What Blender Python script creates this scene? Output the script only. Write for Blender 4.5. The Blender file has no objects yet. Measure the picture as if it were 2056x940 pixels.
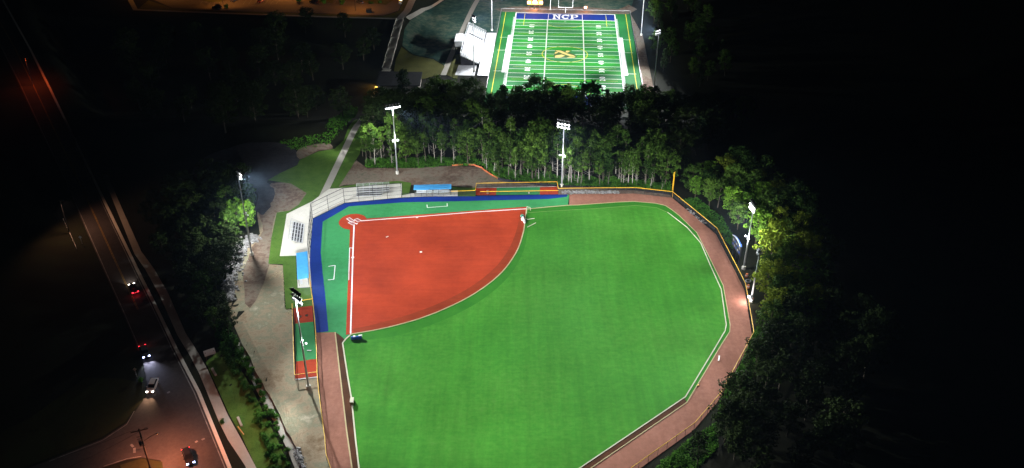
import bpy, bmesh, math, random
from mathutils import Vector, Matrix, Euler
R = math.radians
S = bpy.context.scene
C = S.collection
rnd = random.Random(7)

# ------------------------------------------------------------------ camera
CAM_H, FOC, PITCH, ROLL = 137.87, 1853.13, R(32.21), R(.138)
cam_d = bpy.data.cameras.new('camera'); cam = bpy.data.objects.new('camera', cam_d); C.objects.link(cam)
cam_d.sensor_width = 36; cam_d.lens = 36 * FOC / 2056; cam_d.clip_start = 1; cam_d.clip_end = 5000
cam.rotation_mode = 'XYZ'
cam.matrix_world = Matrix.Translation((0, 0, CAM_H)) @ Matrix.Rotation(R(90) - PITCH, 4, 'X') @ Matrix.Rotation(ROLL, 4, 'Z')
S.camera = cam
# ------------------------------------------------------------------ night sky
W = bpy.data.worlds.new('World'); S.world = W; W.use_nodes = True
nt = W.node_tree; bg = nt.nodes['Background']
sky = nt.nodes.new('ShaderNodeTexSky'); sky.sky_type = 'NISHITA'; sky.sun_disc = False
sky.sun_elevation = R(-4); sky.sun_rotation = R(250)
nt.links.new(sky.outputs[0], bg.inputs[0]); bg.inputs[1].default_value = .0012
S.view_settings.view_transform = 'Standard'; S.view_settings.look = 'None'
S.view_settings.exposure = 0; S.view_settings.gamma = 1
S.cycles.use_denoising = True
S.cycles.max_bounces = 4; S.cycles.diffuse_bounces = 2; S.cycles.glossy_bounces = 1
S.cycles.transmission_bounces = 2; S.cycles.transparent_max_bounces = 12; S.cycles.volume_bounces = 0
S.cycles.sample_clamp_indirect = 4; S.cycles.caustics_reflective = False; S.cycles.caustics_refractive = False

FLOOD = (.93, .97, 1.0)
SODIUM = (1.0, .36, .07)
HAZE = 0.0001
# name: watts per flood head group
def spot(name, loc, target, watts, angle, blend, col=FLOOD, size=.5, parent=None):
    l = bpy.data.lights.new(name, 'SPOT'); l.energy = watts; l.spot_size = R(angle); l.spot_blend = blend
    l.color = col; l.shadow_soft_size = size
    o = bpy.data.objects.new(name, l); C.objects.link(o)
    d = Vector(target) - Vector(loc)
    o.rotation_euler = d.to_track_quat('-Z', 'Y').to_euler()
    o.location = Vector(loc) - (wl(parent) if parent else Vector())
    if parent: o.parent = parent
    return o
def point(name, loc, watts, col=FLOOD, size=.2, parent=None):
    l = bpy.data.lights.new(name, 'POINT'); l.energy = watts; l.color = col; l.shadow_soft_size = size
    o = bpy.data.objects.new(name, l); C.objects.link(o)
    o.location = Vector(loc) - (wl(parent) if parent else Vector())
    if parent: o.parent = parent
    return o

# ------------------------------------------------------------------ survey: photo pixel -> point on the ground
cp, sp = math.cos(PITCH), math.sin(PITCH); cr, sr = math.cos(ROLL), math.sin(ROLL)
def atz(px, py, z=0.0):
    a, b = px - 1028, py - 470
    u = a * cr + b * sr; w = -a * sr + b * cr
    d = Vector((u / FOC, cp - w / FOC * sp, -sp - w / FOC * cp))
    t = (z - CAM_H) / d.z
    return Vector((d.x * t, d.y * t, z))
def pj(p):
    x, y, z = p[0], p[1], p[2] - CAM_H
    zc = y * cp - z * sp; yc = y * sp + z * cp
    u = FOC * x / zc; v = -FOC * yc / zc
    return (1028 + u * cr - v * sr, 470 + u * sr + v * cr)
def ss(v, a, b):
    t = min(1, max(0, (v - a) / (b - a))); return t * t * (3 - 2 * t)
ZF, ZP, ZR = -14.59, -6.0, -3.0
ROAD_R = [(492, 1020), (458, 940), (395, 789), (350, 703), (306, 611), (277, 553), (215, 423), (180, 350), (140, 265), (97, 175), (60, 100), (10, 10), (-40, -80)]
ROAD_L = [(350, 1020), (325, 880), (300, 800), (287, 725), (248, 633), (219, 568), (165, 445), (130, 365), (82, 265), (36, 165), (-5, 85), (-60, -10), (-110, -100)]
road_r = [atz(x, y, ZR) for x, y in ROAD_R]; road_l = [atz(x, y, ZR) for x, y in ROAD_L]
road_l[0] = atz(335, 1020, ZR); road_l[1] = atz(318, 890, ZR)
road_c = [(a + b) / 2 for a, b in zip(road_l, road_r)]
def seg_d(x, y, pts):
    best = 1e9; side = 1
    for a, b in zip(pts, pts[1:]):
        dx, dy = b.x - a.x, b.y - a.y
        t = max(0, min(1, ((x - a.x) * dx + (y - a.y) * dy) / (dx * dx + dy * dy)))
        d = math.hypot(x - a.x - dx * t, y - a.y - dy * t)
        if d < best: best = d; side = 1 if (dx * (y - a.y) - dy * (x - a.x)) < 0 else -1
    return best, side
def H(x, y):
    z = ZF * ss(y, 284, 336)
    t = ss(y, 384, 424) * ss(-x, 40, 58)
    z = z * (1 - t) + ZP * t
    if x < -15:
        d, side = seg_d(x, y, road_c)
        t = 1 if side < 0 else 1 - ss(d, 11.5, 21)
        z = z * (1 - t) + ZR * t
    return z
def at(px, py, off=0.0):
    z = 0.0; p = atz(px, py, z)
    for i in range(30):
        z = .5 * z + .5 * H(p.x, p.y); p = atz(px, py, z)
    p = atz(px, py, z); p.z = H(p.x, p.y) + off
    return p

# ------------------------------------------------------------------ materials
M = {}
def mat(name, cols, scale=1.0, rough=.8, detail=4, bump=0.0, metal=0.0, coat=0.0, spec=.3, scale2=None, coord='Object', emis=None, strength=0, pos=None):
    if rough >= .8: spec = min(spec, .06)
    m = bpy.data.materials.new(name); m.use_nodes = True; t = m.node_tree; b = t.nodes['Principled BSDF']
    b.inputs['Roughness'].default_value = rough; b.inputs['Metallic'].default_value = metal
    b.inputs['Specular IOR Level'].default_value = spec; b.inputs['Coat Weight'].default_value = coat
    if not isinstance(cols[0], (tuple, list)): cols = [cols]
    if len(cols) == 1: cols = [tuple(c * .88 for c in cols[0]), cols[0], tuple(min(1, c * 1.1) for c in cols[0])]
    tc = t.nodes.new('ShaderNodeTexCoord')
    n = t.nodes.new('ShaderNodeTexNoise'); n.inputs['Scale'].default_value = scale; n.inputs['Detail'].default_value = detail
    n.inputs['Roughness'].default_value = .62
    t.links.new(tc.outputs[coord], n.inputs['Vector'])
    fac = n.outputs['Fac']
    if scale2:
        n2 = t.nodes.new('ShaderNodeTexNoise'); n2.inputs['Scale'].default_value = scale2; n2.inputs['Detail'].default_value = 6
        n2.inputs['Roughness'].default_value = .7
        t.links.new(tc.outputs[coord], n2.inputs['Vector'])
        mx = t.nodes.new('ShaderNodeMix'); mx.data_type = 'FLOAT'; mx.inputs[0].default_value = .5
        t.links.new(n.outputs['Fac'], mx.inputs[2]); t.links.new(n2.outputs['Fac'], mx.inputs[3]); fac = mx.outputs[0]
    r = t.nodes.new('ShaderNodeValToRGB'); e = r.color_ramp.elements
    k = len(cols); ps = pos or [.3 + .4 * i / max(1, k - 1) for i in range(k)]
    while len(e) < k: e.new(.5)
    for i in range(k): e[i].position = ps[i]; e[i].color = (*cols[i], 1)
    t.links.new(fac, r.inputs[0]); t.links.new(r.outputs[0], b.inputs['Base Color'])
    if bump:
        bp = t.nodes.new('ShaderNodeBump'); bp.inputs['Strength'].default_value = bump; bp.inputs['Distance'].default_value = .1
        n3 = t.nodes.new('ShaderNodeTexNoise'); n3.inputs['Scale'].default_value = (scale2 or scale) * 3; n3.inputs['Detail'].default_value = 5
        t.links.new(tc.outputs[coord], n3.inputs['Vector']); t.links.new(n3.outputs['Fac'], bp.inputs['Height']); t.links.new(bp.outputs[0], b.inputs['Normal'])
    if emis:
        b.inputs['Emission Color'].default_value = (*emis, 1); b.inputs['Emission Strength'].default_value = strength
    M[name] = m; return m
def leafmat(name, dark, light, trans=.22):
    m = bpy.data.materials.new(name); m.use_nodes = True; t = m.node_tree; b = t.nodes['Principled BSDF']
    b.inputs['Roughness'].default_value = .75; b.inputs['Specular IOR Level'].default_value = .06
    oi = t.nodes.new('ShaderNodeObjectInfo'); tc = t.nodes.new('ShaderNodeTexCoord')
    n = t.nodes.new('ShaderNodeTexNoise'); n.inputs['Scale'].default_value = .9; n.inputs['Detail'].default_value = 3
    t.links.new(tc.outputs['Object'], n.inputs['Vector'])
    ad = t.nodes.new('ShaderNodeMath'); ad.operation = 'MULTIPLY_ADD'; ad.inputs[1].default_value = .55
    t.links.new(oi.outputs['Random'], ad.inputs[0])
    sb = t.nodes.new('ShaderNodeMath'); sb.operation = 'SUBTRACT'; sb.inputs[1].default_value = .27
    t.links.new(n.outputs['Fac'], sb.inputs[0]); t.links.new(sb.outputs[0], ad.inputs[2])
    r = t.nodes.new('ShaderNodeValToRGB'); e = r.color_ramp.elements
    e[0].position = .2; e[0].color = (*dark, 1); e[1].position = .85; e[1].color = (*light, 1)
    t.links.new(ad.outputs[0], r.inputs[0]); t.links.new(r.outputs[0], b.inputs['Base Color'])
    tr = t.nodes.new('ShaderNodeBsdfTranslucent'); t.links.new(r.outputs[0], tr.inputs[0])
    mx = t.nodes.new('ShaderNodeMixShader'); mx.inputs[0].default_value = trans
    out = t.nodes['Material Output']
    t.links.new(b.outputs[0], mx.inputs[1]); t.links.new(tr.outputs[0], mx.inputs[2]); t.links.new(mx.outputs[0], out.inputs[0])
    M[name] = m; return m
def meshmat(name, col, fill):
    m = bpy.data.materials.new(name); m.use_nodes = True; t = m.node_tree; b = t.nodes['Principled BSDF']
    b.inputs['Base Color'].default_value = (*col, 1); b.inputs['Roughness'].default_value = .6; b.inputs['Metallic'].default_value = .3
    tr = t.nodes.new('ShaderNodeBsdfTransparent'); mx = t.nodes.new('ShaderNodeMixShader')
    tc = t.nodes.new('ShaderNodeTexCoord'); n = t.nodes.new('ShaderNodeTexNoise'); n.inputs['Scale'].default_value = .6
    t.links.new(tc.outputs['Object'], n.inputs['Vector'])
    mr = t.nodes.new('ShaderNodeMapRange'); mr.inputs['To Min'].default_value = fill * .8; mr.inputs['To Max'].default_value = fill * 1.2
    t.links.new(n.outputs['Fac'], mr.inputs['Value']); t.links.new(mr.outputs[0], mx.inputs[0])
    t.links.new(tr.outputs[0], mx.inputs[1]); t.links.new(b.outputs[0], mx.inputs[2]); t.links.new(mx.outputs[0], t.nodes['Material Output'].inputs[0])
    M[name] = m; return m
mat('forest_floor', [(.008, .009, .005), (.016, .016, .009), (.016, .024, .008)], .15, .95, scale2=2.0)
mat('lot_gravel', [(.19, .13, .075), (.32, .25, .165), (.22, .215, .14), (.45, .39, .285)], .06, .95, scale2=.45, bump=.3, pos=[.36, .47, .54, .64])
mat('bare_dirt', [(.10, .066, .045), (.16, .11, .08), (.21, .17, .13), (.13, .12, .08)], .09, .95, scale2=.7, bump=.3, pos=[.38, .47, .54, .62])
mat('ash_ground', [(.02, .019, .022), (.045, .042, .048), (.075, .07, .075)], .12, .95, scale2=.8, bump=.3)
mat('rocks', [(.16, .155, .15), (.3, .29, .28), (.42, .41, .4)], 1.5, .9, bump=.5)
mat('verge_grass', [(.035, .075, .012), (.07, .14, .02), (.1, .16, .035)], .35, .9, scale2=3)
mat('rough_grass', [(.016, .018, .006), (.032, .03, .01), (.028, .04, .01)], .12, .95, scale2=1.5)
mat('olive_grass', [(.05, .055, .012), (.085, .085, .018), (.11, .11, .03)], .2, .9, scale2=2)
mat('bank_grass', [(.012, .04, .035), (.03, .075, .055), (.075, .11, .075), (.13, .14, .11)], .045, .9, scale2=.35, pos=[.4, .48, .54, .62])
mat('outfield_turf', [(.028, .158, .015), (.041, .195, .018), (.054, .215, .022), (.088, .24, .04)], .025, .9, scale2=.7, pos=[.3, .47, .56, .74])
def streak(name, rot, sc, amt):
    # faint bands left by mowing or dragging: the ground itself, not light
    t_ = M[name].node_tree; b_ = t_.nodes['Principled BSDF']; src = [l for l in t_.links if l.to_socket == b_.inputs['Base Color']][0].from_socket
    tcn = [n for n in t_.nodes if n.type == 'TEX_COORD'][0]
    mp = t_.nodes.new('ShaderNodeMapping'); mp.inputs['Scale'].default_value = sc; mp.inputs['Rotation'].default_value = (0, 0, rot)
    ns = t_.nodes.new('ShaderNodeTexNoise'); ns.inputs['Scale'].default_value = 1; ns.inputs['Detail'].default_value = 5; ns.inputs['Roughness'].default_value = .65
    t_.links.new(tcn.outputs['Object'], mp.inputs[0]); t_.links.new(mp.outputs[0], ns.inputs['Vector'])
    mr = t_.nodes.new('ShaderNodeMapRange'); mr.inputs['From Min'].default_value = .3; mr.inputs['From Max'].default_value = .7; mr.inputs['To Min'].default_value = 1 - amt; mr.inputs['To Max'].default_value = 1 + amt
    t_.links.new(ns.outputs['Fac'], mr.inputs['Value'])
    mu = t_.nodes.new('ShaderNodeVectorMath'); mu.operation = 'SCALE'; t_.links.new(src, mu.inputs[0]); t_.links.new(mr.outputs[0], mu.inputs['Scale'])
    t_.links.new(mu.outputs[0], b_.inputs['Base Color'])
streak('outfield_turf', .1, (.6, .04, 1), .12); streak('outfield_turf', -.5, (.25, 1.4, 1), .07); streak('outfield_turf', .9, (.06, .045, 1), .09)
mat('strip_turf', [(.025, .148, .014), (.036, .182, .016)], .3, .9)
mat('strip_dirt', [(.05, .022, .01), (.09, .035, .016)], .3, .9)
mat('foul_turf', [(.028, .19, .055), (.042, .24, .08), (.052, .27, .09)], .08, .85, scale2=.8)
mat('blue_turf', [(.005, .022, .15), (.008, .03, .2), (.012, .038, .23)], .1, .8, scale2=1)
mat('infield_turf', [(.3, .032, .01), (.365, .042, .013), (.41, .05, .017)], .06, .85, scale2=.7)
mat('infield_worn', [(.22, .03, .008), (.27, .038, .011)], .2, .85)
streak('infield_turf', .12, (.07, 1.1, 1), .1); streak('infield_worn', .5, (.2, 1.1, 1), .12); streak('infield_turf', 0, (.12, .12, 1), .1)
streak('foul_turf', .1, (.3, .6, 1), .06)
mat('track', [(.21, .094, .06), (.275, .122, .083), (.35, .168, .122)], .06, .9, scale2=.9)
streak('track', .3, (.5, .12, 1), .12)
mat('curb_tan', [(.38, .31, .16), (.48, .41, .24)], .5, .8)
mat('curb_white', [(.5, .48, .36), (.62, .6, .48)], .5, .8)
mat('white_paint', [(.72, .72, .72), (.82, .82, .82)], .8, .7)
mat('pink_box', [(.3, .1, .1), (.36, .14, .14)], .5, .85)
mat('concrete', [(.52, .49, .43), (.62, .59, .52), (.7, .67, .6)], .15, .85, scale2=1.5)
mat('path_concrete', [(.34, .315, .27), (.44, .415, .36)], .3, .85, scale2=1.5)
mat('asphalt', [(.036, .03, .029), (.056, .048, .045), (.074, .062, .057)], .12, .8, scale2=1.6)
mat('lot_asphalt', [(.1, .085, .07), (.14, .12, .1)], .1, .85, scale2=1)
mat('road_paint_yellow', [(.18, .11, .02), (.32, .2, .04)], .8, .7)
mat('road_paint_white', [(.12, .115, .11), (.26, .25, .24)], .8, .7)
mat('galvanised', [(.4, .41, .42), (.52, .53, .54)], 2, .45, metal=.15, spec=.5)
mat('dark_metal', [(.02, .02, .022), (.04, .04, .042)], 2, .5, metal=.4)
mat('fence_post', [(.015, .015, .016), (.03, .03, .03)], 2, .5, metal=.3)
mat('yellow_cap', [(.72, .4, .02), (.82, .48, .03)], 2, .5)
mat('aluminium', [(.6, .61, .62), (.74, .75, .76)], 2, .4, metal=.1, spec=.5)
mat('plank_shade', [(.03, .03, .033), (.06, .06, .064)], 2, .5)
mat('blue_roof', [(.06, .33, .68), (.08, .4, .76)], .8, .45, spec=.5)
mat('stand_white', [(.7, .7, .72), (.8, .8, .82)], .5, .5)
mat('stand_shadow', [(.03, .03, .035), (.06, .06, .07)], .5, .7)  # shade under the rows as a colour; aisle steps share the tone
mat('dark_roof', [(.012, .012, .013), (.022, .022, .024)], .5, .8)
mat('block_wall', [(.3, .28, .25), (.38, .36, .32)], .6, .85)
mat('bark_pale', [(.22, .19, .165), (.36, .33, .29), (.46, .43, .39)], 3, .9)
mat('bark_mid', [(.09, .075, .06), (.16, .14, .115)], 3, .9)
mat('bark_dark', [(.05, .04, .03), (.09, .075, .055)], 3, .9)
mat('orange_plastic', [(.32, .08, .025), (.44, .13, .04)], 2, .6)
mat('black_fabric', [(.012, .012, .013), (.03, .03, .03)], 1, .9)
mat('white_tarp', [(.6, .6, .58), (.8, .8, .78)], 1, .6)
mat('green_tarp', [(.06, .22, .16), (.1, .3, .2)], 1, .6)
mat('blue_tarp', [(.02, .1, .5), (.04, .15, .65)], 2, .5)
mat('tan_box', [(.4, .3, .16), (.5, .4, .22)], 2, .7)
mat('grey_cloth', [(.22, .22, .23), (.4, .4, .41)], .8, .9)
mat('wood_pole', [(.03, .024, .018), (.06, .048, .036)], 2, .9)
mat('car_black', [(.006, .006, .008), (.012, .012, .015)], 1, .25, coat=.8, spec=.5)
mat('car_white', [(.62, .58, .56), (.7, .67, .65)], 1, .25, coat=.8, spec=.5)
mat('car_grey', [(.07, .075, .085), (.1, .105, .11)], 1, .25, coat=.8, spec=.5)
mat('car_red', [(.25, .03, .02), (.32, .04, .03)], 1, .25, coat=.8, spec=.5)
mat('car_glass', [(.006, .007, .009), (.01, .011, .013)], 1, .1, spec=.6)
mat('tyre', [(.008, .008, .008), (.015, .015, .015)], 4, .9)
mat('rim', [(.35, .35, .36), (.5, .5, .5)], 4, .35, metal=.7)
mat('headlight_white', (.9, .9, .9), 1, .2, emis=(1, .93, .85), strength=14)
mat('headlight_blue', (.9, .9, .9), 1, .2, emis=(.45, .55, 1), strength=14)
mat('tail_red', (.4, .01, .01), 1, .3, emis=(1, .03, .05), strength=5)
mat('tail_off', [(.2, .01, .01), (.25, .01, .01)], 1, .3)
mat('head_off', [(.4, .4, .42), (.5, .5, .52)], 1, .2)
mat('lamp_glow', (.9, .9, .9), 1, .3, emis=(.94, .97, 1), strength=16)
mat('lamp_off', (.12, .12, .13), 1, .3)
mat('lamp_dim', (.8, .8, .8), 1, .3, emis=(.94, .97, 1), strength=1.2)
mat('sodium_glow', (.9, .7, .4), 1, .3, emis=(1, .5, .15), strength=8)
mat('board_black', [(.01, .01, .013), (.018, .018, .022)], 1, .5)
mat('board_blue', [(.02, .07, .3), (.03, .1, .38)], 1, .5)
mat('digit_orange', (.8, .3, .05), 1, .5, emis=(1, .22, .03), strength=5)
mat('digit_hot', (.9, .6, .4), 1, .5, emis=(1, .62, .38), strength=6)
mat('logo_gold', [(.55, .42, .12), (.65, .5, .2)], .5, .8)
mat('emblem_dark', [(.05, .1, .03), (.07, .13, .04)], .5, .8)
mat('line_olive', [(.13, .25, .06), (.2, .3, .09)], .5, .8)
mat('line_yellow', [(.55, .5, .03), (.65, .6, .06)], .5, .8)
mat('line_orange', [(.6, .36, .16), (.65, .42, .2)], .5, .8)
mat('wood_bench', [(.12, .09, .06), (.2, .16, .11)], 2, .7)
meshmat('chainlink', (.02, .02, .022), .2)
meshmat('chainlink_silver', (.3, .3, .31), .13)
meshmat('netting', (.025, .025, .028), .05)
leafmat('leaf', (.02, .052, .008), (.09, .165, .022))
leafmat('leaf_lit', (.06, .15, .014), (.15, .29, .028), .3)  # leaf colour raised to stand for lamplight on the crowns
leafmat('leaf_yellow', (.1, .14, .01), (.2, .26, .025), .3)
leafmat('leaf_shade', (.01, .019, .004), (.03, .05, .01), .12)  # leaf colour lowered to stand for the unlit woods
leafmat('leaf_pine', (.014, .032, .012), (.045, .075, .025))
leafmat('brush', (.03, .1, .01), (.08, .21, .02), .25)

# ------------------------------------------------------------------ object helpers
def wl(o):
    v = Vector()
    while o: v = v + o.location; o = o.parent
    return v
def tag(o, label=None, cat=None, group=None, kind=None):
    if label: o['label'] = label
    if cat: o['category'] = cat
    if group: o['group'] = group
    if kind: o['kind'] = kind
    return o
def empty(name, loc, label=None, cat=None, group=None):
    o = bpy.data.objects.new(name, None); C.objects.link(o); o.location = loc; o.empty_display_size = .3
    return tag(o, label, cat, group)
class MB:
    def __init__(s): s.v = []; s.f = []
    def add(s, vs, fs):
        k = len(s.v); s.v += [Vector(p) for p in vs]; s.f += [tuple(i + k for i in f) for f in fs]; return s
    def box(s, c, d, rz=0, m=None, top=1.0):
        x, y, z = d[0] / 2, d[1] / 2, d[2] / 2; q = Matrix.Rotation(rz, 3, 'Z') if m is None else m
        vs = [q @ Vector((a * x * (top if e > 0 else 1), b * y * (top if e > 0 else 1), e * z)) + Vector(c) for e in (-1, 1) for a, b in ((-1, -1), (1, -1), (1, 1), (-1, 1))]
        return s.add(vs, [(3, 2, 1, 0), (4, 5, 6, 7), (0, 1, 5, 4), (1, 2, 6, 5), (2, 3, 7, 6), (3, 0, 4, 7)])
    def tube(s, p0, p1, r0, r1=None, n=6, cap=True):
        p0, p1 = Vector(p0), Vector(p1); r1 = r0 if r1 is None else r1
        d = (p1 - p0).normalized(); u = d.cross(Vector((0, 0, 1)) if abs(d.z) < .95 else Vector((1, 0, 0))).normalized(); w = d.cross(u)
        vs = []
        for p, r in ((p0, r0), (p1, r1)):
            vs += [p + (u * math.cos(2 * math.pi * i / n) + w * math.sin(2 * math.pi * i / n)) * r for i in range(n)]
        fs = [(i, (i + 1) % n, n + (i + 1) % n, n + i) for i in range(n)]
        if cap: fs += [tuple(range(n - 1, -1, -1)), tuple(range(n, 2 * n))]
        return s.add(vs, fs)
    def path(s, pts, r, n=6):
        for a, b in zip(pts, pts[1:]): s.tube(a, b, r, r, n)
        return s
    def beam(s, p0, p1, w, h):
        p0, p1 = Vector(p0), Vector(p1); d = p1 - p0; L = d.length; d.normalize()
        u = d.cross(Vector((0, 0, 1)));  u = u.normalized() if u.length > .01 else Vector((1, 0, 0)); n = u.cross(d)
        vs = [p + u * a * w / 2 + n * b * h / 2 for p in (p0, p1) for a, b in ((-1, -1), (1, -1), (1, 1), (-1, 1))]
        return s.add(vs, [(3, 2, 1, 0), (4, 5, 6, 7), (0, 1, 5, 4), (1, 2, 6, 5), (2, 3, 7, 6), (3, 0, 4, 7)])
    def blob(s, c, d, seed=0, jit=.2, n=8, k=5):
        q = random.Random(seed); vs = []; fs = []
        for j in range(k + 1):
            th = math.pi * j / k
            for i in range(n):
                a = 2 * math.pi * i / n; r = 1 + q.uniform(-jit, jit) if 0 < j < k else 1
                vs.append((c[0] + d[0] / 2 * math.sin(th) * math.cos(a) * r, c[1] + d[1] / 2 * math.sin(th) * math.sin(a) * r, c[2] + d[2] / 2 * math.cos(th) * r))
        for j in range(k):
            for i in range(n): fs.append((j * n + i, (j + 1) * n + i, (j + 1) * n + (i + 1) % n, j * n + (i + 1) % n))
        return s.add(vs, fs)
    def wall(s, pts, h, base=0.0):
        for a, b in zip(pts, pts[1:]):
            a, b = Vector(a), Vector(b)
            s.add([a + Vector((0, 0, base)), b + Vector((0, 0, base)), b + Vector((0, 0, h)), a + Vector((0, 0, h))], [(0, 1, 2, 3)])
        return s
    def build(s, name, m, parent=None, smooth=False):
        o = wl(parent) if parent else Vector()
        me = bpy.data.meshes.new(name); me.from_pydata([tuple(p - o) for p in s.v], [], s.f); me.materials.append(M[m] if isinstance(m, str) else m)
        if smooth: me.polygons.foreach_set('use_smooth', [True] * len(me.polygons))
        ob = bpy.data.objects.new(name, me); C.objects.link(ob)
        if parent: ob.parent = parent
        return ob
def children(o): return [c for c in o.children]
def copy_tree(o, parent=None):
    c = o.copy(); C.objects.link(c)
    if parent: c.parent = parent
    for ch in children(o): copy_tree(ch, c)
    return c
def smooth_poly(pts, closed=True, k=4):
    out = []; n = len(pts)
    for i in range(n if closed else n - 1):
        p = [pts[(i + j) % n] if closed else pts[max(0, min(n - 1, i + j))] for j in (-1, 0, 1, 2)]
        for s_ in range(k):
            t = s_ / k
            out.append(tuple(.5 * ((2 * p[1][a]) + (-p[0][a] + p[2][a]) * t + (2 * p[0][a] - 5 * p[1][a] + 4 * p[2][a] - p[3][a]) * t * t + (-p[0][a] + 3 * p[1][a] - 3 * p[2][a] + p[3][a]) * t ** 3) for a in (0, 1)))
    if not closed: out.append(tuple(pts[-1][:2]))
    return out
def sheet_bm(poly, off, drape, step=3.0, jit=0.0, seed=1):
    q = random.Random(seed)
    bm = bmesh.new()
    vs = [bm.verts.new((p[0] + q.uniform(-jit, jit), p[1] + q.uniform(-jit, jit), 0)) for p in poly]
    f = bm.faces.new(vs); f.normal_update()
    if f.normal.z < 0: f.normal_flip()
    bmesh.ops.triangulate(bm, faces=[f], ngon_method='EAR_CLIP')
    if drape:
        for it in range(6):
            es = [e for e in bm.edges if e.calc_length() > step * 1.5]
            if not es: break
            bmesh.ops.subdivide_edges(bm, edges=es, cuts=1, use_grid_fill=False)
            bmesh.ops.triangulate(bm, faces=[f for f in bm.faces if len(f.verts) > 3])
    for v in bm.verts: v.co.z = (H(v.co.x, v.co.y) if drape else 0) + off
    return bm
def sheet(name, pts, m, off, drape=False, parent=None, px=True, smooth=0, jit=0.0, z=0.0, kind='structure'):
    if smooth: pts = smooth_poly(pts, True, smooth)
    if px: pts = [at(*p) if drape else atz(p[0], p[1], z) for p in pts]
    bm = sheet_bm(pts, off + (0 if drape else z), drape, jit=jit)
    o = wl(parent) if parent else Vector()
    for v in bm.verts: v.co -= o
    me = bpy.data.meshes.new(name); bm.to_mesh(me); bm.free(); me.materials.append(M[m])
    ob = bpy.data.objects.new(name, me); C.objects.link(ob)
    if parent: ob.parent = parent
    elif kind: ob['kind'] = kind
    return ob
def offset_strip(pts, w, side=0):
    """ribbon round a polyline: list of (left, right)"""
    pts = [Vector((p[0], p[1], p[2] if len(p) > 2 else 0)) for p in pts]; out = []
    for i, p in enumerate(pts):
        a = pts[max(0, i - 1)]; b = pts[min(len(pts) - 1, i + 1)]; d = (b - a); d.z = 0; d.normalize(); n = Vector((-d.y, d.x, 0))
        out.append((p + n * (w / 2 + side), p - n * (w / 2 - side)))
    return out
def ribbon(mb, pts, w, off, drape=False, z=0.0, dense=0, h=0.0):
    pts = [Vector((p[0], p[1], z)) for p in pts]
    if dense:
        q = [pts[0]]
        for a, b in zip(pts, pts[1:]):
            k = max(1, int((b - a).length / dense))
            q += [a.lerp(b, (i + 1) / k) for i in range(k)]
        pts = q
    st = offset_strip(pts, w); vs = []
    for l, r in st:
        for p in (l, r):
            zz = (H(p.x, p.y) if drape else z) + off; vs.append((p.x, p.y, zz))
    n = len(st)
    fs = [(2 * i + 1, 2 * i + 3, 2 * i + 2, 2 * i) for i in range(n - 1)]
    mb.add(vs, fs)
    if h:
        vs2 = [(v[0], v[1], v[2] - h) for v in vs]; k = len(vs)
        mb.add(vs + vs2, [(2 * i, 2 * i + 2, k + 2 * i + 2, k + 2 * i) for i in range(n - 1)] + [(2 * i + 3, 2 * i + 1, k + 2 * i + 1, k + 2 * i + 3) for i in range(n - 1)])
    return mb
def px0(l): return [atz(x, y) for x, y in l]
def text_mesh(txt, size, mirror=False):
    cu = bpy.data.curves.new('t', 'FONT'); cu.body = txt; cu.size = size; cu.align_x = 'CENTER'; cu.align_y = 'CENTER'; cu.offset = size * .03
    o = bpy.data.objects.new('t', cu); C.objects.link(o)
    dg = bpy.context.evaluated_depsgraph_get(); me = o.evaluated_get(dg).to_mesh()
    vs = [v.co.copy() for v in me.vertices]; fs = [tuple(p.vertices) for p in me.polygons]
    bpy.data.objects.remove(o); bpy.data.curves.remove(cu)
    return vs, fs

# ================================================================== THE SETTING
# ground: one sheet, fine near the place and coarse out to the horizon
xs = [-2500, -1500, -900, -600, -420, -340] + [-280 + 2.5 * i for i in range(193)] + [240, 300, 420, 600, 900, 1500, 2500]
ys = [-900, -400, -100, 0, 40] + [80 + 2.5 * i for i in range(177)] + [560, 640, 800, 1200, 2000, 3500]
g = MB(); nx = len(xs)
for y in ys:
    for x in xs: g.v.append(Vector((x, y, H(x, y))))
for j in range(len(ys) - 1):
    for i in range(nx - 1): g.f.append((j * nx + i, j * nx + i + 1, (j + 1) * nx + i + 1, (j + 1) * nx + i))
g.build('ground', 'forest_floor', smooth=True)['kind'] = 'structure'

# ---- around the softball field
FENCE = [(1121, 391), (1160, 390.5), (1275, 389.5), (1349, 397.7), (1437.5, 471), (1476, 546), (1495, 584), (1511, 681), (1446, 802), (1393, 864), (1262, 958), (1190, 1010)]
LEFTF = [(638, 757), (642, 800), (647, 840), (654, 893), (656.5, 925), (666, 955), (675, 1010)]
sheet('gravel_lot', [(546, 369), (585, 370), (616, 389), (600, 410), (582, 424), (556, 428), (545, 480), (539, 531), (568, 533), (572, 620), (586, 622), (592, 764), (638, 758), (645, 830), (657, 920), (675, 1000), (650, 1030), (612, 945), (590, 893), (560, 833), (535, 788), (506, 732), (484, 686), (464, 640), (458, 605), (463, 555), (490, 500), (522, 470), (516, 430), (522, 395), (535, 375)], 'lot_gravel', .05, True)
sheet('dirt_path', [(546, 369), (585, 370), (617, 390), (600, 412), (582, 424), (556, 428), (545, 480), (540, 540), (500, 620), (488, 560), (505, 500), (528, 465), (520, 425), (524, 395)], 'bare_dirt', .10, True, smooth=3, jit=.3)
sheet('ash_ground', [(385, 350), (420, 312), (500, 288), (570, 289), (600, 308), (597, 331), (560, 350), (538, 366), (552, 385), (545, 410), (528, 432), (512, 420), (516, 390), (490, 375), (430, 372)], 'ash_ground', .16, True, smooth=4, jit=.4)
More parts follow.
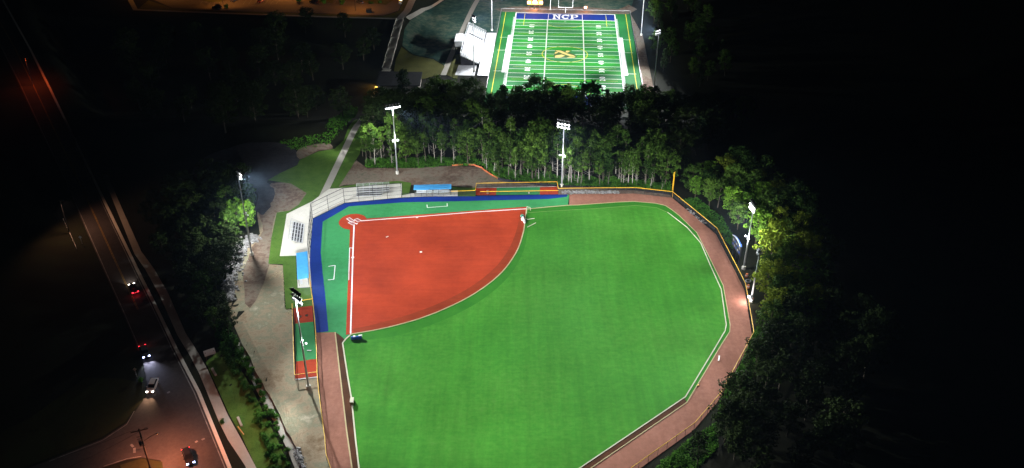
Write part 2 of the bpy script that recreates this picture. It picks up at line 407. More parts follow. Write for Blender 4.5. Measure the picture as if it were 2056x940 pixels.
sheet('grass_verge', [(538, 363), (562, 349), (597, 333), (602, 322), (640, 305), (672, 300), (690, 283), (716, 240), (728, 246), (661, 381), (640, 397), (626, 407), (578, 431), (563, 515), (594, 515), (597, 580), (624, 578), (628, 615), (574, 622), (568, 532), (539, 531), (545, 480), (556, 428), (582, 424), (600, 412), (616, 389), (585, 370)], 'verge_grass', .20, True)
sheet('brown_verge', [(602, 321), (640, 304), (668, 300), (655, 288), (600, 300)], 'bare_dirt', .22, True, smooth=3)
sheet('dirt_lot', [(700, 335), (715, 322), (737, 338), (838, 338), (900, 333), (966, 335), (1000, 360), (1072, 367), (1121, 373), (1121, 379), (955, 379), (910, 374), (835, 372), (760, 367), (690, 372), (675, 378)], 'bare_dirt', .05, True, jit=.3)
sheet('grass_strip', [(728, 246), (735, 255), (722, 310), (706, 336), (680, 376), (720, 370), (800, 364), (826, 368), (820, 396), (806, 398), (806, 374), (713, 377), (661, 381)], 'verge_grass', .12, True)
sheet('grass_patch', [(905, 376), (955, 378), (955, 395), (919, 395)], 'verge_grass', .13, True)
sheet('rock_strip', [(1121, 379), (1180, 379), (1275, 382), (1345, 390), (1349, 398), (1275, 390), (1160, 391), (1121, 392)], 'bare_dirt', .06, True)
sheet('path', [(626, 407), (640, 397), (716, 247), (742, 200), (757, 168), (763, 146), (770, 140), (786, 140), (780, 150), (771, 172), (755, 205), (729, 247), (662, 381), (650, 402)], 'path_concrete', .24, True)
sheet('concrete_pad', [(562, 516), (576, 431), (627, 406), (661, 381), (713, 377), (807, 370), (807, 394), (860, 384), (919, 384), (919, 395.5), (860, 396), (806, 398), (692, 408.7), (628, 440), (623, 499), (622, 530), (626, 578), (598, 580), (595, 515)], 'concrete', .28)

# ---- the field itself
sheet('infield_surround', [(1143, 391), (940, 394.5), (860, 395.8), (806, 398), (692, 408.7), (628, 440), (623, 499), (621, 530), (626, 580), (635, 669), (673, 668), (690, 684), (705, 672), (708, 455), (737, 443), (960, 427), (1140, 414)], 'foul_turf', .10)
sheet('blue_border', [(1140, 391.2), (940, 394.6), (860, 395.9), (806, 398.2), (692, 408.9), (628.3, 440.2), (623.3, 499), (621.4, 530), (626.4, 580), (635.4, 669), (659.5, 666), (653, 593), (648, 550), (644, 506.5), (648, 446), (701, 415), (810, 407), (940, 404.3), (1100, 400.5), (1138, 396)], 'blue_turf', .12)
TRK_IN = [(1143, 413), (1160, 412.6), (1240, 406.8), (1272, 405.4), (1316, 409), (1336, 413.5), (1350, 423), (1364, 434), (1399, 468), (1425, 519), (1452, 574), (1466, 653), (1465, 667), (1446, 697), (1379, 809), (1188, 940), (1120, 987)]
sheet('warning_track', TRK_IN + [(1190, 1010)] + FENCE[::-1][1:-1] + [(1143, 391)], 'track', .11)
LTRK_R = [(673, 668), (681.5, 742), (695.7, 863), (706.6, 940), (716, 1010)]
sheet('side_track', [(635, 669), (640, 754), (646, 820), (655, 910), (666, 955), (675, 1010)] + LTRK_R[::-1], 'track', .115)
STRIP_IN = [(1060, 428), (1110, 424.5), (1191, 420), (1276, 413.3), (1318, 418), (1340, 427), (1379, 457), (1407, 489), (1426.6, 535), (1448, 582), (1458, 653), (1456, 665), (1436.5, 698), (1376, 798), (1165.5, 940), (1100, 985)]
LSTRIP = [(687.6, 690), (697.7, 754), (706, 803), (714, 883.5), (720.7, 940), (728, 1000)]
ARC = smooth_poly([(705, 672), (780, 658), (860, 634.5), (940, 598), (1000, 555), (1035, 510), (1050, 470), (1054, 443), (1057, 421)], False, 5)
sheet('outfield_edge', ARC + TRK_IN + [(728, 1000)] + [(720.7, 940), (714, 883.5), (706, 803), (697.7, 754), (687.6, 690), (694, 682)], 'strip_turf', .13)
sheet('outfield_edge_dirt', LTRK_R + LSTRIP[::-1] + [(692, 682), (680, 672)], 'strip_dirt', .135)
sheet('outfield_edge_dirt', [(1379, 809), (1188, 940), (1120, 987), (1095, 990), (1165, 940), (1374, 799)], 'strip_dirt', .137)
ARC2 = smooth_poly([(692, 694), (730, 685), (800, 674), (880, 648), (960, 608), (1018, 560), (1048, 512), (1059, 470), (1062, 436), (1064, 428.5)], False, 5)
sheet('outfield', ARC2 + STRIP_IN[1:] + [(728, 1000)] + [(720.7, 940), (714, 883.5), (706, 803), (697.7, 754), (689, 700)], 'outfield_turf', .14)
# infield clay-coloured turf
cx, cy = atz(709, 446).x, atz(709, 446).y
sheet('infield', [(694.8, 673), (703, 455), (737.5, 439.8), (960, 423.3), (1057, 416)] + [(1057, 421)] + ARC[::-1], 'infield_turf', .15)
circ = [(cx + 4.0 * math.cos(i / 28 * 2 * math.pi), cy + 4.3 * math.sin(i / 28 * 2 * math.pi)) for i in range(28)]
sheet('home_circle', circ, 'infield_turf', .16, px=False)
ARC3 = smooth_poly([(706, 662), (765, 649), (852, 622), (932, 585), (989, 543), (1021, 502), (1038, 460), (1045, 423)], False, 5)
sheet('infield_worn_edge', ARC[1:-1] + ARC3[::-1], 'infield_worn', .163)
ln = MB()
def pl(pts, w, off=.175): ribbon(ln, px0(pts), w, off)
pl([(724, 444.6), (837, 436.4), (960, 426.3), (1057, 420.4)], .34); pl([(711, 453), (708.4, 517), (704, 671)], .34)
pl([(659.5, 536), (673, 534)], .22); pl([(673, 534), (670.4, 562)], .22, .177); pl([(670.4, 562), (658.4, 563.3)], .22)
pl([(857.4, 412.3), (858, 418)], .22); pl([(858, 418), (898.3, 415)], .22, .177); pl([(898.3, 415.4), (897.6, 409.3)], .22)
pl([(708, 499), (702, 499)], .18); pl([(702, 498.6), (700.4, 563.7)], .18, .178)
for bx in ([(696, 440.3), (701.8, 438.1), (712.5, 445.2), (706.3, 447.8)], [(711.5, 442.4), (716.8, 439.4), (725, 443.6), (719, 447)], [(699, 448.3), (704.8, 445.3), (714.5, 449.6), (708.6, 453.2)]):
    sheet('batters_box', bx, 'pink_box', .168)
    pl(bx + [bx[0]], .2, .172 + .002 * bx[0][0] / 700)
ln.build('foul_lines', 'white_paint')['kind'] = 'structure'
ed = MB(); ribbon(ed, px0(ARC), .3, .20, h=.1); ribbon(ed, px0(TRK_IN), .2, .19, h=.1)
ribbon(ed, px0([(1057, 421), (1100, 416.5), (1143, 413)]), .3, .195, h=.1)
ribbon(ed, px0(LTRK_R), .28, .19, h=.08); ed.build('turf_edging', 'curb_tan')['kind'] = 'structure'
ed = MB(); ribbon(ed, px0(STRIP_IN[5:]), .23, .2, h=.1); ribbon(ed, px0([(705, 672), (694, 682), (688, 690)] + LSTRIP[1:]), .3, .2, h=.1); ed.build('turf_kerb', 'curb_white')['kind'] = 'structure'
ed = MB(); ribbon(ed, px0(STRIP_IN[:6]), .15, .165, h=.06); ed.build('turf_seam', 'line_olive')['kind'] = 'structure'
# bullpens
def bullpen_ground(quads):
    for q, m in quads: sheet('bullpen_turf', q, m, .16)
bullpen_ground([([(589, 618), (627, 612.6), (629, 647), (592.6, 651)], 'infield_turf'), ([(592.6, 651), (629, 647), (636, 721.7), (594.6, 727)], 'foul_turf'), ([(594.6, 727), (636, 721.7), (638, 757), (593, 762)], 'infield_turf'),
                ([(956, 378.7), (997, 378), (996, 392.5), (955, 393)], 'infield_turf'), ([(997, 378), (1084, 376.5), (1084, 391.6), (996, 392.5)], 'foul_turf'), ([(1084, 376.5), (1118, 375.8), (1121.4, 391), (1084, 391.6)], 'infield_turf')])
bl = MB(); ribbon(bl, px0([(588, 619), (627.5, 613)]), .25, .175); ribbon(bl, px0([(593, 763), (638, 758)]), .25, .175); ribbon(bl, px0([(956, 378.4), (1118, 375.5)]), .3, .175); bl.build('bullpen_lines', 'white_paint')['kind'] = 'structure'

# ---- road, kerb, sidewalk
st = MB(); vs = []
for l, r in zip(road_l, road_r): vs += [(l.x, l.y, ZR + .06), (r.x, r.y, ZR + .06)]
st.add(vs, [(2 * i, 2 * i + 1, 2 * i + 3, 2 * i + 2) for i in range(len(road_l) - 1)]); st.build('road', 'asphalt')['kind'] = 'structure'
sheet('side_road', [(297, 790), (276, 821), (254.5, 850), (206, 882), (99, 924), (-20, 972), (-120, 1010), (-60, 1060), (150, 963), (208, 939), (254.5, 924), (284, 919), (328.5, 926), (340, 960), (420, 960), (360, 820)], 'asphalt', .075, z=ZR)
def pr(l): return [atz(x, y, ZR) for x, y in l]
kb = MB(); KR = [(p - (road_c[i] - p).normalized() * .45) for i, p in enumerate(road_r)]
ribbon(kb, KR, .75, .2, z=ZR, h=.25); kb.build('kerb', 'concrete')['kind'] = 'structure'
rp = MB(); ribbon(rp, [r.lerp(c, .1) for r, c in zip(road_r, road_c)][:9], .2, .085, z=ZR); ribbon(rp, [r.lerp(c, .1) for r, c in zip(road_l, road_c)][3:], .18, .085, z=ZR)
ribbon(rp, pr([(270, 826), (254.5, 853), (206, 885), (99, 927)]), .15, .09, z=ZR); ribbon(rp, pr([(208, 937), (254.5, 922), (284, 917)]), .15, .09, z=ZR)
for a, b in (((263, 893), (268, 898)), ((270, 900), (270, 910)), ((392, 889), (397, 886)), ((405, 884), (411, 881)), ((336, 790), (341, 787))): ribbon(rp, pr([a, b]), .5, .09, z=ZR)
rp.build('road_markings', 'road_paint_white')['kind'] = 'structure'
rp = MB()
for o in (-.13, .13):
    cc = [c + (r - c).normalized() * o for c, r in zip(road_c, road_r)][4:12]; ribbon(rp, cc, .13, .088, z=ZR)
rp.build('road_centre_line', 'road_paint_yellow')['kind'] = 'structure'
SW_L = [(520, 1000), (492, 935), (457, 882), (440, 848), (400, 750), (381, 714), (356, 673), (320, 592), (291, 540), (270, 510), (226, 401), (205, 350)]
SW_R = [(545, 1000), (512, 935), (483, 880), (458, 835), (418, 745), (398, 709), (373, 670), (338, 590), (309, 540), (284, 506), (237, 401), (216, 350)]
st = MB(); vs = []
for l, r in zip(pr(SW_L), pr(SW_R)):
    for p in (l, r): vs.append((p.x, p.y, ZR + .16))
k = len(vs); st.add(vs + [(x, y, z - .3) for x, y, z in vs], [(2 * i + 1, 2 * i, 2 * i + 2, 2 * i + 3) for i in range(len(SW_L) - 1)] + [(2 * i, k + 2 * i, k + 2 * i + 2, 2 * i + 2) for i in range(len(SW_L) - 1)] + [(2 * i + 1, 2 * i + 3, k + 2 * i + 3, k + 2 * i + 1) for i in range(len(SW_L) - 1)])
st.build('sidewalk', 'path_concrete')['kind'] = 'structure'
sheet('roadside_grass', [(413, 728), (432, 712), (450, 700), (470, 720), (500, 770), (530, 830), (560, 890), (590, 960), (540, 990), (512, 935), (486, 878), (460, 832), (425, 755)], 'verge_grass', .16, True)
sheet('gutter_strip', [(470, 690), (484, 688), (506, 734), (535, 790), (560, 835), (590, 895), (612, 950), (600, 960), (575, 900), (545, 840), (515, 785), (490, 735)], 'path_concrete', .2, True)
sheet('roadside_grass', [(240, 760), (290, 770), (292, 795), (272, 820), (250, 848), (204, 878), (97, 920), (-20, 968), (-60, 900), (60, 840), (170, 760)], 'rough_grass', .05, z=ZR)
sheet('corner_grass', [(260, 990), (240, 935), (284, 921), (326, 928), (332, 990)], 'rough_grass', .09, z=ZR)

# ---- car park beyond the wood
sheet('car_park', [(305, -2), (345, 16), (430, 22), (640, 27), (770, 32), (800, 22), (812, -4), (816, -60), (250, -60)], 'lot_asphalt', .06, z=ZP)
sheet('car_park_verge', [(275, 20), (303, -3), (250, -60), (240, -60), (300, 2), (345, 17), (430, 23), (640, 28), (770, 33), (801, 23), (813, -4), (817, -60), (845, -60), (830, 0), (803, 38), (640, 33), (440, 26)], 'olive_grass', .09, z=ZP)
cw = MB(); ribbon(cw, [atz(x, y, ZP) for x, y in ((230, -60), (272, 20))], 2.2, .14, z=ZP); ribbon(cw, [atz(x, y, ZP) for x, y in ((268, 20), (440, 27), (640, 34), (805, 38.5))], 1.8, .16, z=ZP)
ribbon(cw, [atz(x, y, ZP) for x, y in ((803, 38), (818, 22), (828, 0), (836, -50))], 3.4, .18, z=ZP); ribbon(cw, [at(x, y) for x, y in ((818, 38), (850, 20), (890, -1), (930, -20))], 2.0, .2, True, dense=3); cw.build('car_park_sidewalk', 'path_concrete')['kind'] = 'structure'
pm = MB()
for x0 in list(range(402, 445, 9)) + list(range(488, 560, 11)) + list(range(640, 700, 10)): ribbon(pm, [atz(x0, 9, ZP), atz(x0 + 9, -3, ZP)], .2, .075, z=ZP)
for x0 in range(600, 640, 10): ribbon(pm, [atz(x0, 25, ZP), atz(x0 + 5, 20, ZP)], .2, .075, z=ZP)
pm.build('parking_lines', 'road_paint_white')['kind'] = 'structure'
isl = MB()
for pts in ([(600, -2), (640, 6), (668, 7), (672, -4)], [(712, -2), (735, 6), (775, 10), (788, 2), (790, -4)], [(395, -2), (420, 5), (445, 4), (470, -4)]):
    sheet('car_park_island', pts, 'olive_grass', .12, z=ZP)

# ---- stairs down from the car park
sp0, sp1 = atz(803, 38, ZP), at(775, 139)
stairs = empty('stairway', (sp1.x, sp1.y, sp1.z), 'long concrete stairway with landings running down from the car park to the dark-roofed building', 'stairs')
t1 = MB(); t2 = MB(); nS = 46; dv = (sp0 - sp1); nrm = Vector((-dv.y, dv.x, 0)).normalized()
for i in range(nS):
    t = (i + .5) / nS; p = sp1.lerp(sp0, t); zz = H(p.x, p.y)
    lev = ZF + (ZP - ZF) * (math.floor(t * 5) / 5 + min(.2, max(0, (t * 5 % 1) - .3) / .7 * .2)); zt = max(lev, zz) + .25
    t1.box((p.x, p.y, zt - .6), (2.9, dv.length / nS * 1.01, 1.2), math.atan2(dv.y, dv.x) - math.pi / 2)
for s_ in (-1, 1):
    for j in range(5):
        a, b = sp1.lerp(sp0, j / 5 + .01), sp1.lerp(sp0, (j + 1) / 5 - .01)
        za, zb = max(H(a.x, a.y), ZF + (ZP - ZF) * j / 5) + .5, max(H(b.x, b.y), ZF + (ZP - ZF) * (j + .9) / 5) + .5
        t2.beam(Vector((a.x, a.y, za)) + nrm * 1.75 * s_, Vector((b.x, b.y, zb)) + nrm * 1.55 * s_, .16, .5)
t1.build('steps', 'path_concrete', stairs); t2.build('side_wall', 'path_concrete', stairs)

# ---- football side: grass banks and ground
sheet('bank_grass', [(826, 40), (855, 22), (893, 2), (905, -12), (960, -20), (945, 20), (915, 85), (893, 132), (870, 118), (830, 110), (808, 92), (812, 60)], 'bank_grass', .18, True)
sheet('lower_grass', [(806, 95), (830, 112), (870, 120), (893, 134), (885, 150), (850, 160), (790, 150), (795, 120)], 'olive_grass', .22, True)
cw = MB(); ribbon(cw, [at(x, y) for x, y in smooth_poly([(965, -10), (948, 20), (925, 70), (905, 115), (890, 152)], False, 4)], 2.4, .2, True, dense=3); cw.build('football_path', 'path_concrete')['kind'] = 'structure'
sheet('far_grass', [(965, -10), (950, 20), (930, 68), (946, 62), (1000, 66), (1008, 22), (1265, 26), (1280, -30), (960, -40)], 'bank_grass', .09, True)
sheet('far_dirt', [(1006, 24), (1030, 14), (1180, 15), (1240, 20), (1262, 10), (1262, 29)], 'bare_dirt', .13, True, smooth=2)
sheet('lower_verge', [(893, 150), (908, 112), (928, 108), (918, 160)], 'olive_grass', .13, True)
sheet('side_dirt', [(1266, 29), (1290, 70), (1312, 176), (1330, 215), (1293, 210), (1280, 100)], 'bare_dirt', .12, True)

# ---- football field, built in its own frame: a across, b towards the camera
FB0 = Vector((1.50, 440.094, ZF)); FBT = -.05218
def fb(a, b, z=0): return Vector((FB0.x + a * math.cos(FBT) + b * math.sin(FBT), FB0.y + a * math.sin(FBT) - b * math.cos(FBT), FB0.z + z))
def fbi(px, py):
    p = atz(px, py, ZF) - FB0; return (p.x * math.cos(FBT) + p.y * math.sin(FBT), p.x * math.sin(FBT) - p.y * math.cos(FBT))
YD = .9144; FW = 160 * .3048
def fq(mb, a0, b0, a1, b1, off):
    mb.add([fb(a0, b1, off), fb(a1, b1, off), fb(a1, b0, off), fb(a0, b0, off)], [(0, 1, 2, 3)])
AL, AR = fbi(1006.8, 24.5)[0], fbi(1265, 29.4)[0]
mt = mat('football_turf', [(.018, .2, .02), (.024, .25, .026)], .3, .85)
t = mt.node_tree; tc = t.nodes.new('ShaderNodeTexCoord'); sx = t.nodes.new('ShaderNodeSeparateXYZ'); t.links.new(tc.outputs['Object'], sx.inputs[0])
m1 = t.nodes.new('ShaderNodeMath'); m1.operation = 'DIVIDE'; m1.inputs[1].default_value = -5 * YD * 2; t.links.new(sx.outputs[1], m1.inputs[0])
m2 = t.nodes.new('ShaderNodeMath'); m2.operation = 'FRACT'; t.links.new(m1.outputs[0], m2.inputs[0])
m3 = t.nodes.new('ShaderNodeMath'); m3.operation = 'GREATER_THAN'; m3.inputs[1].default_value = .5; t.links.new(m2.outputs[0], m3.inputs[0])
mx = t.nodes.new('ShaderNodeMix'); mx.data_type = 'RGBA'; t.links.new(m3.outputs[0], mx.inputs[0])
old = [l for l in t.links if l.to_socket.name == 'Base Color'][0].from_socket
mu = t.nodes.new('ShaderNodeMix'); mu.data_type = 'RGBA'; mu.blend_type = 'MULTIPLY'; mu.inputs[0].default_value = 1
t.links.new(old, mx.inputs[6]); t.links.new(old, mu.inputs[6]); mu.inputs[7].default_value = (1.4, .74, 2.2, 1); t.links.new(mu.outputs[2], mx.inputs[7])
t.links.new(mx.outputs[2], t.nodes['Principled BSDF'].inputs['Base Color'])
mat('football_apron', [(.016, .14, .03), (.02, .17, .036)], .3, .85)
f = MB(); fq(f, AL, -14 * YD, AR, 116 * YD, .06); f.build('football_apron', 'football_apron')['kind'] = 'structure'
def local_obj(mb, name, m):
    o = mb.build(name, m)
    mw = Matrix.Translation(FB0) @ Matrix.Rotation(FBT, 4, 'Z'); inv = mw.inverted()
    for v in o.data.vertices: v.co = inv @ v.co
    o.matrix_world = mw; o['kind'] = 'structure'; return o
f = MB(); fq(f, 0, 0, FW, 100 * YD, .08); local_obj(f, 'football_field', 'football_turf')
f = MB(); fq(f, 0, -10 * YD, FW, 0, .085); fq(f, 0, 100 * YD, FW, 110 * YD, .085); f.build('end_zone', 'blue_turf')['kind'] = 'structure'
f = MB()
for i in range(21): fq(f, 0, i * 5 * YD - .14 * (2 if i in (0, 20) else 1), FW, i * 5 * YD + .14 * (2 if i in (0, 20) else 1), .10)
for a0, a1 in ((-1.3, .1), (FW - .1, FW + 1.3)): 
    fq(f, a0 + .9 if a0 < 0 else a0, -10 * YD, a1 if a0 < 0 else a1 - .9, 110 * YD, .104)
    for i in range(0, 110): fq(f, -1.2 if a0 < 0 else FW + .5, i * YD - .15 - 3 * YD, -.5 if a0 < 0 else FW + 1.2, i * YD + .2 - 3 * YD, .11)
for a in (60 * .3048 - 2.5, FW - 60 * .3048 + 2.5):
    for i in range(100):
        if i % 5: fq(f, a - .35, i * YD - .12, a + .35, i * YD + .12, .106)
    fq(f, a - .12, 0, a + .12, 100 * YD, .108)
fq(f, -.4, -10 * YD - .6, FW + .4, -10 * YD, .1); fq(f, -.4, 110 * YD, FW + .4, 110 * YD + .6, .1)
fq(f, fbi(790, 0)[0] * 0 + FW / 2 - .5, 3 * YD - .15, FW / 2 + .5, 3 * YD + .15, .11)
for a in (16.0, FW - 16.0): fq(f, a - .1, -9.2 * YD, a + .1, -.8 * YD, .11)
for b in (-9.2 * YD, -.8 * YD): fq(f, 16, b - .12, FW - 16, b + .12, .112)
for pl_ in ([(655, 290), (688, 288), (640, 595), (600, 595)], [(1560, 312), (1592, 312), (1640, 620), (1600, 622)]):
    q = [atz(860 + x / 4.086, y / 4.086, ZF) for x, y in pl_]; f.add([(p.x, p.y, ZF + .1) for p in q], [(0, 1, 2, 3)])
a0 = fbi(1002, 71)[0]
for b in (28, 46, 73): fq(f, AL + 1.5, b * YD, -1.3, b * YD + .25, .1); fq(f, FW + 1.3, b * YD, AR - 1.5, b * YD + .25, .1)
# yard numbers
for i, s in enumerate(['1 0', '2 0', '3 0', '4 0', '5 0', '4 0', '3 0', '2 0', '1 0']):
    v, fs = text_mesh(s, 3.0)
    for a, rot in ((9 * YD, -1), (FW - 9 * YD, 1)):
        f.add([fb(a - rot * p.y * 1.05, (i + 1) * 10 * YD - rot * p.x * -1.15 * -1, .115) for p in v], fs)
f.build('yard_lines', 'white_paint')['kind'] = 'structure'
# block letters in the end zone
f = MB()
def letter(mb, polys, a, b, sx_, sy_):
    for p in polys: mb.add([fb(a + x * sx_, b - y * sy_, .115 + .0005 * len(mb.f)) for x, y in p], [tuple(range(len(p)))])
NL = [[(0, 0), (.42, 0), (.42, .14), (.3, .14), (.3, .86), (.1, .86), (.1, .14), (0, .14)], [(0, .86), (.36, .86), (.36, 1), (0, 1)], [(.22, 1), (.74, 0), (.9, 0), (.38, 1)], [(.72, .0), (.9, 0), (.9, .86), (.72, .86)], [(.6, .86), (1.02, .86), (1.02, 1), (.6, 1)]]
CL = [[(.5 + .5 * math.cos(t1) * 1.0, .5 + .5 * math.sin(t1)), (.5 + .5 * math.cos(t2), .5 + .5 * math.sin(t2)), (.5 + .27 * math.cos(t2), .5 + .3 * math.sin(t2)), (.5 + .27 * math.cos(t1), .5 + .3 * math.sin(t1))] for t1, t2 in [(R(35 + 29 * i), R(64 + 29 * i)) for i in range(10)]] + [[(.78, .62), (.94, .62), (.94, 1), (.82, 1)]]
PL = [[(0, 0), (.44, 0), (.44, .14), (.32, .14), (.32, .86), (.1, .86), (.1, .14), (0, .14)], [(0, .86), (.5, .86), (.5, 1), (0, 1)], [(.32, .38), (.6, .38), (.6, .52), (.32, .52)]] + [[(.55 + .4 * math.cos(t1), .69 + .31 * math.sin(t1)), (.55 + .4 * math.cos(t2), .69 + .31 * math.sin(t2)), (.55 + .2 * math.cos(t2), .69 + .16 * math.sin(t2)), (.55 + .2 * math.cos(t1), .69 + .16 * math.sin(t1))] for t1, t2 in [(R(-90 + 18 * i), R(-72 + 18 * i)) for i in range(10)]]
a0 = fbi(860 + 1020 / 4.086, 36)[0]; lw = (fbi(860 + 1232 / 4.086, 36)[0] - a0) / 3.1
for k, L in enumerate((NL, CL, PL)): letter(f, L, a0 + k * lw * 1.06, -1.6 * YD, lw * .98, 6.9 * YD)
f.build('end_zone_letters', 'white_paint')['kind'] = 'structure'
# soccer lines and gold emblem
f = MB()
def fline(pts, w, off, mb=None): 
    ribbon(mb or f, [fb(a, b) for a, b in pts], w, off, z=ZF)
fline([(AL + 2.2, -11.5 * YD), (AL + 2.2, 113 * YD)], .3, .12); fline([(AR - 2.2, -11.5 * YD), (AR - 2.2, 113 * YD)], .3, .12)
fline([(AL + 2.2, -11.5 * YD), (-1.5, -11.5 * YD)], .25, .121); fline([(FW + 1.5, -11.5 * YD), (AR - 2.2, -11.5 * YD)], .25, .121)
fline([(FW / 2 + 10.2 * math.cos(i / 40 * 2 * math.pi), 50 * YD + 9.6 * math.sin(i / 40 * 2 * math.pi)) for i in range(41)], .3, .122)
fline([(FW / 2 + 8.5 * (i / 8 - 1), 8 * YD + 4.2 * (1 - (i / 8 - 1) ** 2)) for i in range(17)], .25, .122); fline([(FW / 2 + 8.5 * (i / 8 - 1), 92 * YD - 4.2 * (1 - (i / 8 - 1) ** 2)) for i in range(17)], .25, .122)
for a in (4.3, FW - 4.3): fline([(a, -9 * YD), (a, 9.3 * YD)], .22, .123)
for i in range(1, 20, 3): fline([(2, i * 5 * YD + 2.2), (FW - 2, i * 5 * YD + 2.2)], .13, .124)
f.build('soccer_lines', 'line_yellow')['kind'] = 'structure'
f = MB(); g2 = MB()
def em(pts, mb, off): mb.add([fb(FW / 2 + x * .85, 50 * YD - y * .75, off) for x, y in pts], [tuple(range(len(pts)))])
em([(-5.6, -6.2), (5.2, -5.6), (6.6, -3), (5, .5), (2, 3.4), (3.8, 6.2), (-5.4, 6.4), (-4.6, 2), (-5.9, -1)], g2, .125)
for p in ([(-5.2, 5.9), (-2.2, 5.9), (1.5, 1), (4.4, -1.2), (5.6, -3.2), (2.6, -2.6), (-1, .6)], [(.4, 3.2), (1.4, 2.6), (3.2, 5.9), (.8, 5.9)], [(-5.3, .2), (-3.6, 2.2), (-3.6, 4), (-5.2, 3)], [(-5.2, -5.8), (-2.4, -5.6), (.2, -2.6), (-1.6, -.6), (-4.9, -2.4)], [(1, -5.4), (4.8, -5.2), (5.8, -3.8), (3, -3.4)]): em(p, f, .13 + .001 * len(f.f))
f.build('field_emblem', 'logo_gold')['kind'] = 'structure'; g2.build('field_emblem_backing', 'emblem_dark')['kind'] = 'structure'

# ================================================================== FLOODLIGHT POLES
FIELD_C = atz(960, 600)
def flood_pole(px, py, hgt, aim, label, group, rows, arm, watts, angle=75, z=None, off_heads=0, mid=True, spots=(), blend=.5, midw=0, lens='lamp_glow', rad=.33):
    b = at(px, py) if z is None else atz(px, py, z)
    root = empty('floodlight_pole', b, label, 'light pole', group)
    top = b + Vector((0, 0, hgt))
    MB().tube(b, top, .25, .12, 10).build('pole', 'galvanised', root, True)
    MB().tube(b, b + Vector((0, 0, .9)), .55, .5, 12).build('concrete_base', 'concrete', root)
    d = Vector(aim) - b; d.z = 0; d.normalize(); s = Vector((-d.y, d.x, 0))
    for k, (n, dz) in enumerate(rows):
        p = top + Vector((0, 0, dz))
        MB().beam(p - s * arm / 2, p + s * arm / 2, .14, .14).build('crossarm', 'dark_metal', root)
        for i in range(n):
            q = p + s * (arm * .94 * ((i + .5) / n - .5)) + d * .35
            dd = (d * .8 + Vector((0, 0, -.62))).normalized()
            lit = not (k == 0 and off_heads)
            h = MB().tube(q - dd * .45 + Vector((0, 0, -.1)), q + dd * .1 + Vector((0, 0, -.1)), .16, rad, 10)
            h = h.build('lamp_head', 'dark_metal' if k == 0 else 'galvanised', root)
            c = q + dd * .1 + Vector((0, 0, -.1))
            u = dd.cross(Vector((0, 0, 1))).normalized(); w = dd.cross(u); m = MB(); vs = []
            for r, o in ((rad * .97, .0), (rad * .75, .14), (rad * .35, .24)):
                vs += [c + dd * o + (u * math.cos(a * math.pi / 5) + w * math.sin(a * math.pi / 5)) * r for a in range(10)]
            vs.append(c + dd * .27)
            fs = [(j * 10 + a, j * 10 + (a + 1) % 10, (j + 1) * 10 + (a + 1) % 10, (j + 1) * 10 + a) for j in (0, 1) for a in range(10)] + [(20 + a, 20 + (a + 1) % 10, 30) for a in range(10)]
            m.add(vs, fs).build('lens', lens if lit else 'lamp_off', h, True)
    if mid:
        p = b + Vector((0, 0, hgt * .5))
        MB().beam(p - s * .8, p + s * .8, .12, .12).build('lower_arm', 'galvanised', root)
        for i in (-1, 1):
            q = p + s * .75 * i + d * .25
            h = MB().tube(q, q + d * .25 + Vector((0, 0, .12)), .14, .28, 8).build('ball_light', 'galvanised', root)
            MB().blob(q + d * .27 + Vector((0, 0, .12)), (.42, .42, .3), 1, 0, 8, 4).build('lens', 'lamp_glow' if midw else 'lamp_dim', h)
        if midw: point('lower_lamp', p + d * 1.2 + Vector((0, 0, .4)), midw, FLOOD, .3, root)
    for tx, ty, w, an, bl_ in spots:
        t_ = Vector((tx, ty, b.z)) if z is None else fb(tx, ty)
        spot('flood_lamp', top + d * 1.3 + Vector((0, 0, -.6)), t_, w, an, bl_, parent=root)
    return root
GP = 'floodlight poles around the softball field'
K = 62.0   # watts per unit of the lighting plan
KF = 92.0
flood_pole(798, 349, 23.3, FIELD_C, 'tall floodlight pole in bare dirt behind the upper bleacher, six bright lamps in one row', GP, [(5, .55), (6, -.5)], 5.2, 0, off_heads=1, spots=[(50, 230, 4304 * K, 30, 1.0), (50, 170, 1639 * K, 64, 1.0), (30, 220, 2045 * K, 44, 1.0), (-54, 282, 1900 * K, 64, 1.0)], midw=2500)
flood_pole(1128, 375, 21.6, FIELD_C, 'tall floodlight pole at the corner of the upper bullpen, two rows of four bright lamps', GP, [(6, .9), (4, -.3), (4, -1.4)], 4.6, 0, off_heads=1, spots=[(50, 130, 1206 * K, 90, 1.0), (30, 150, 2473 * K, 30, 1.0), (-20, 150, 691 * K, 64, 1.0), (10, 130, 2734 * K, 30, 1.0)], midw=2500)
flood_pole(1493, 540, 19.6, FIELD_C, 'tall floodlight pole beside the softball scoreboard, glowing cluster of lamps at its top', GP, [(4, .9), (4, -.1), (4, -1.1)], 3.4, 0, off_heads=1, spots=[(0, 130, 474 * K, 90, 1.0), (10, 130, 2990 * K, 30, 1.0), (30, 220, 570 * K, 90, 1.0), (50, 150, 810 * K, 64, 1.0), (40, 250, 1290 * K, 44, 1.0), (40, 180, 483 * K, 90, 1.0), (30, 130, 2800 * K, 30, 1.0), (-30, 130, 992 * K, 44, 1.0), (-50, 170, 741 * K, 90, 1.0), (50, 220, 275 * K, 30, 1.0), (30, 160, 797 * K, 44, 1.0), (50, 160, 569 * K, 30, 1.0), (20, 252, 900 * K, 50, 1.0)], midw=6000)
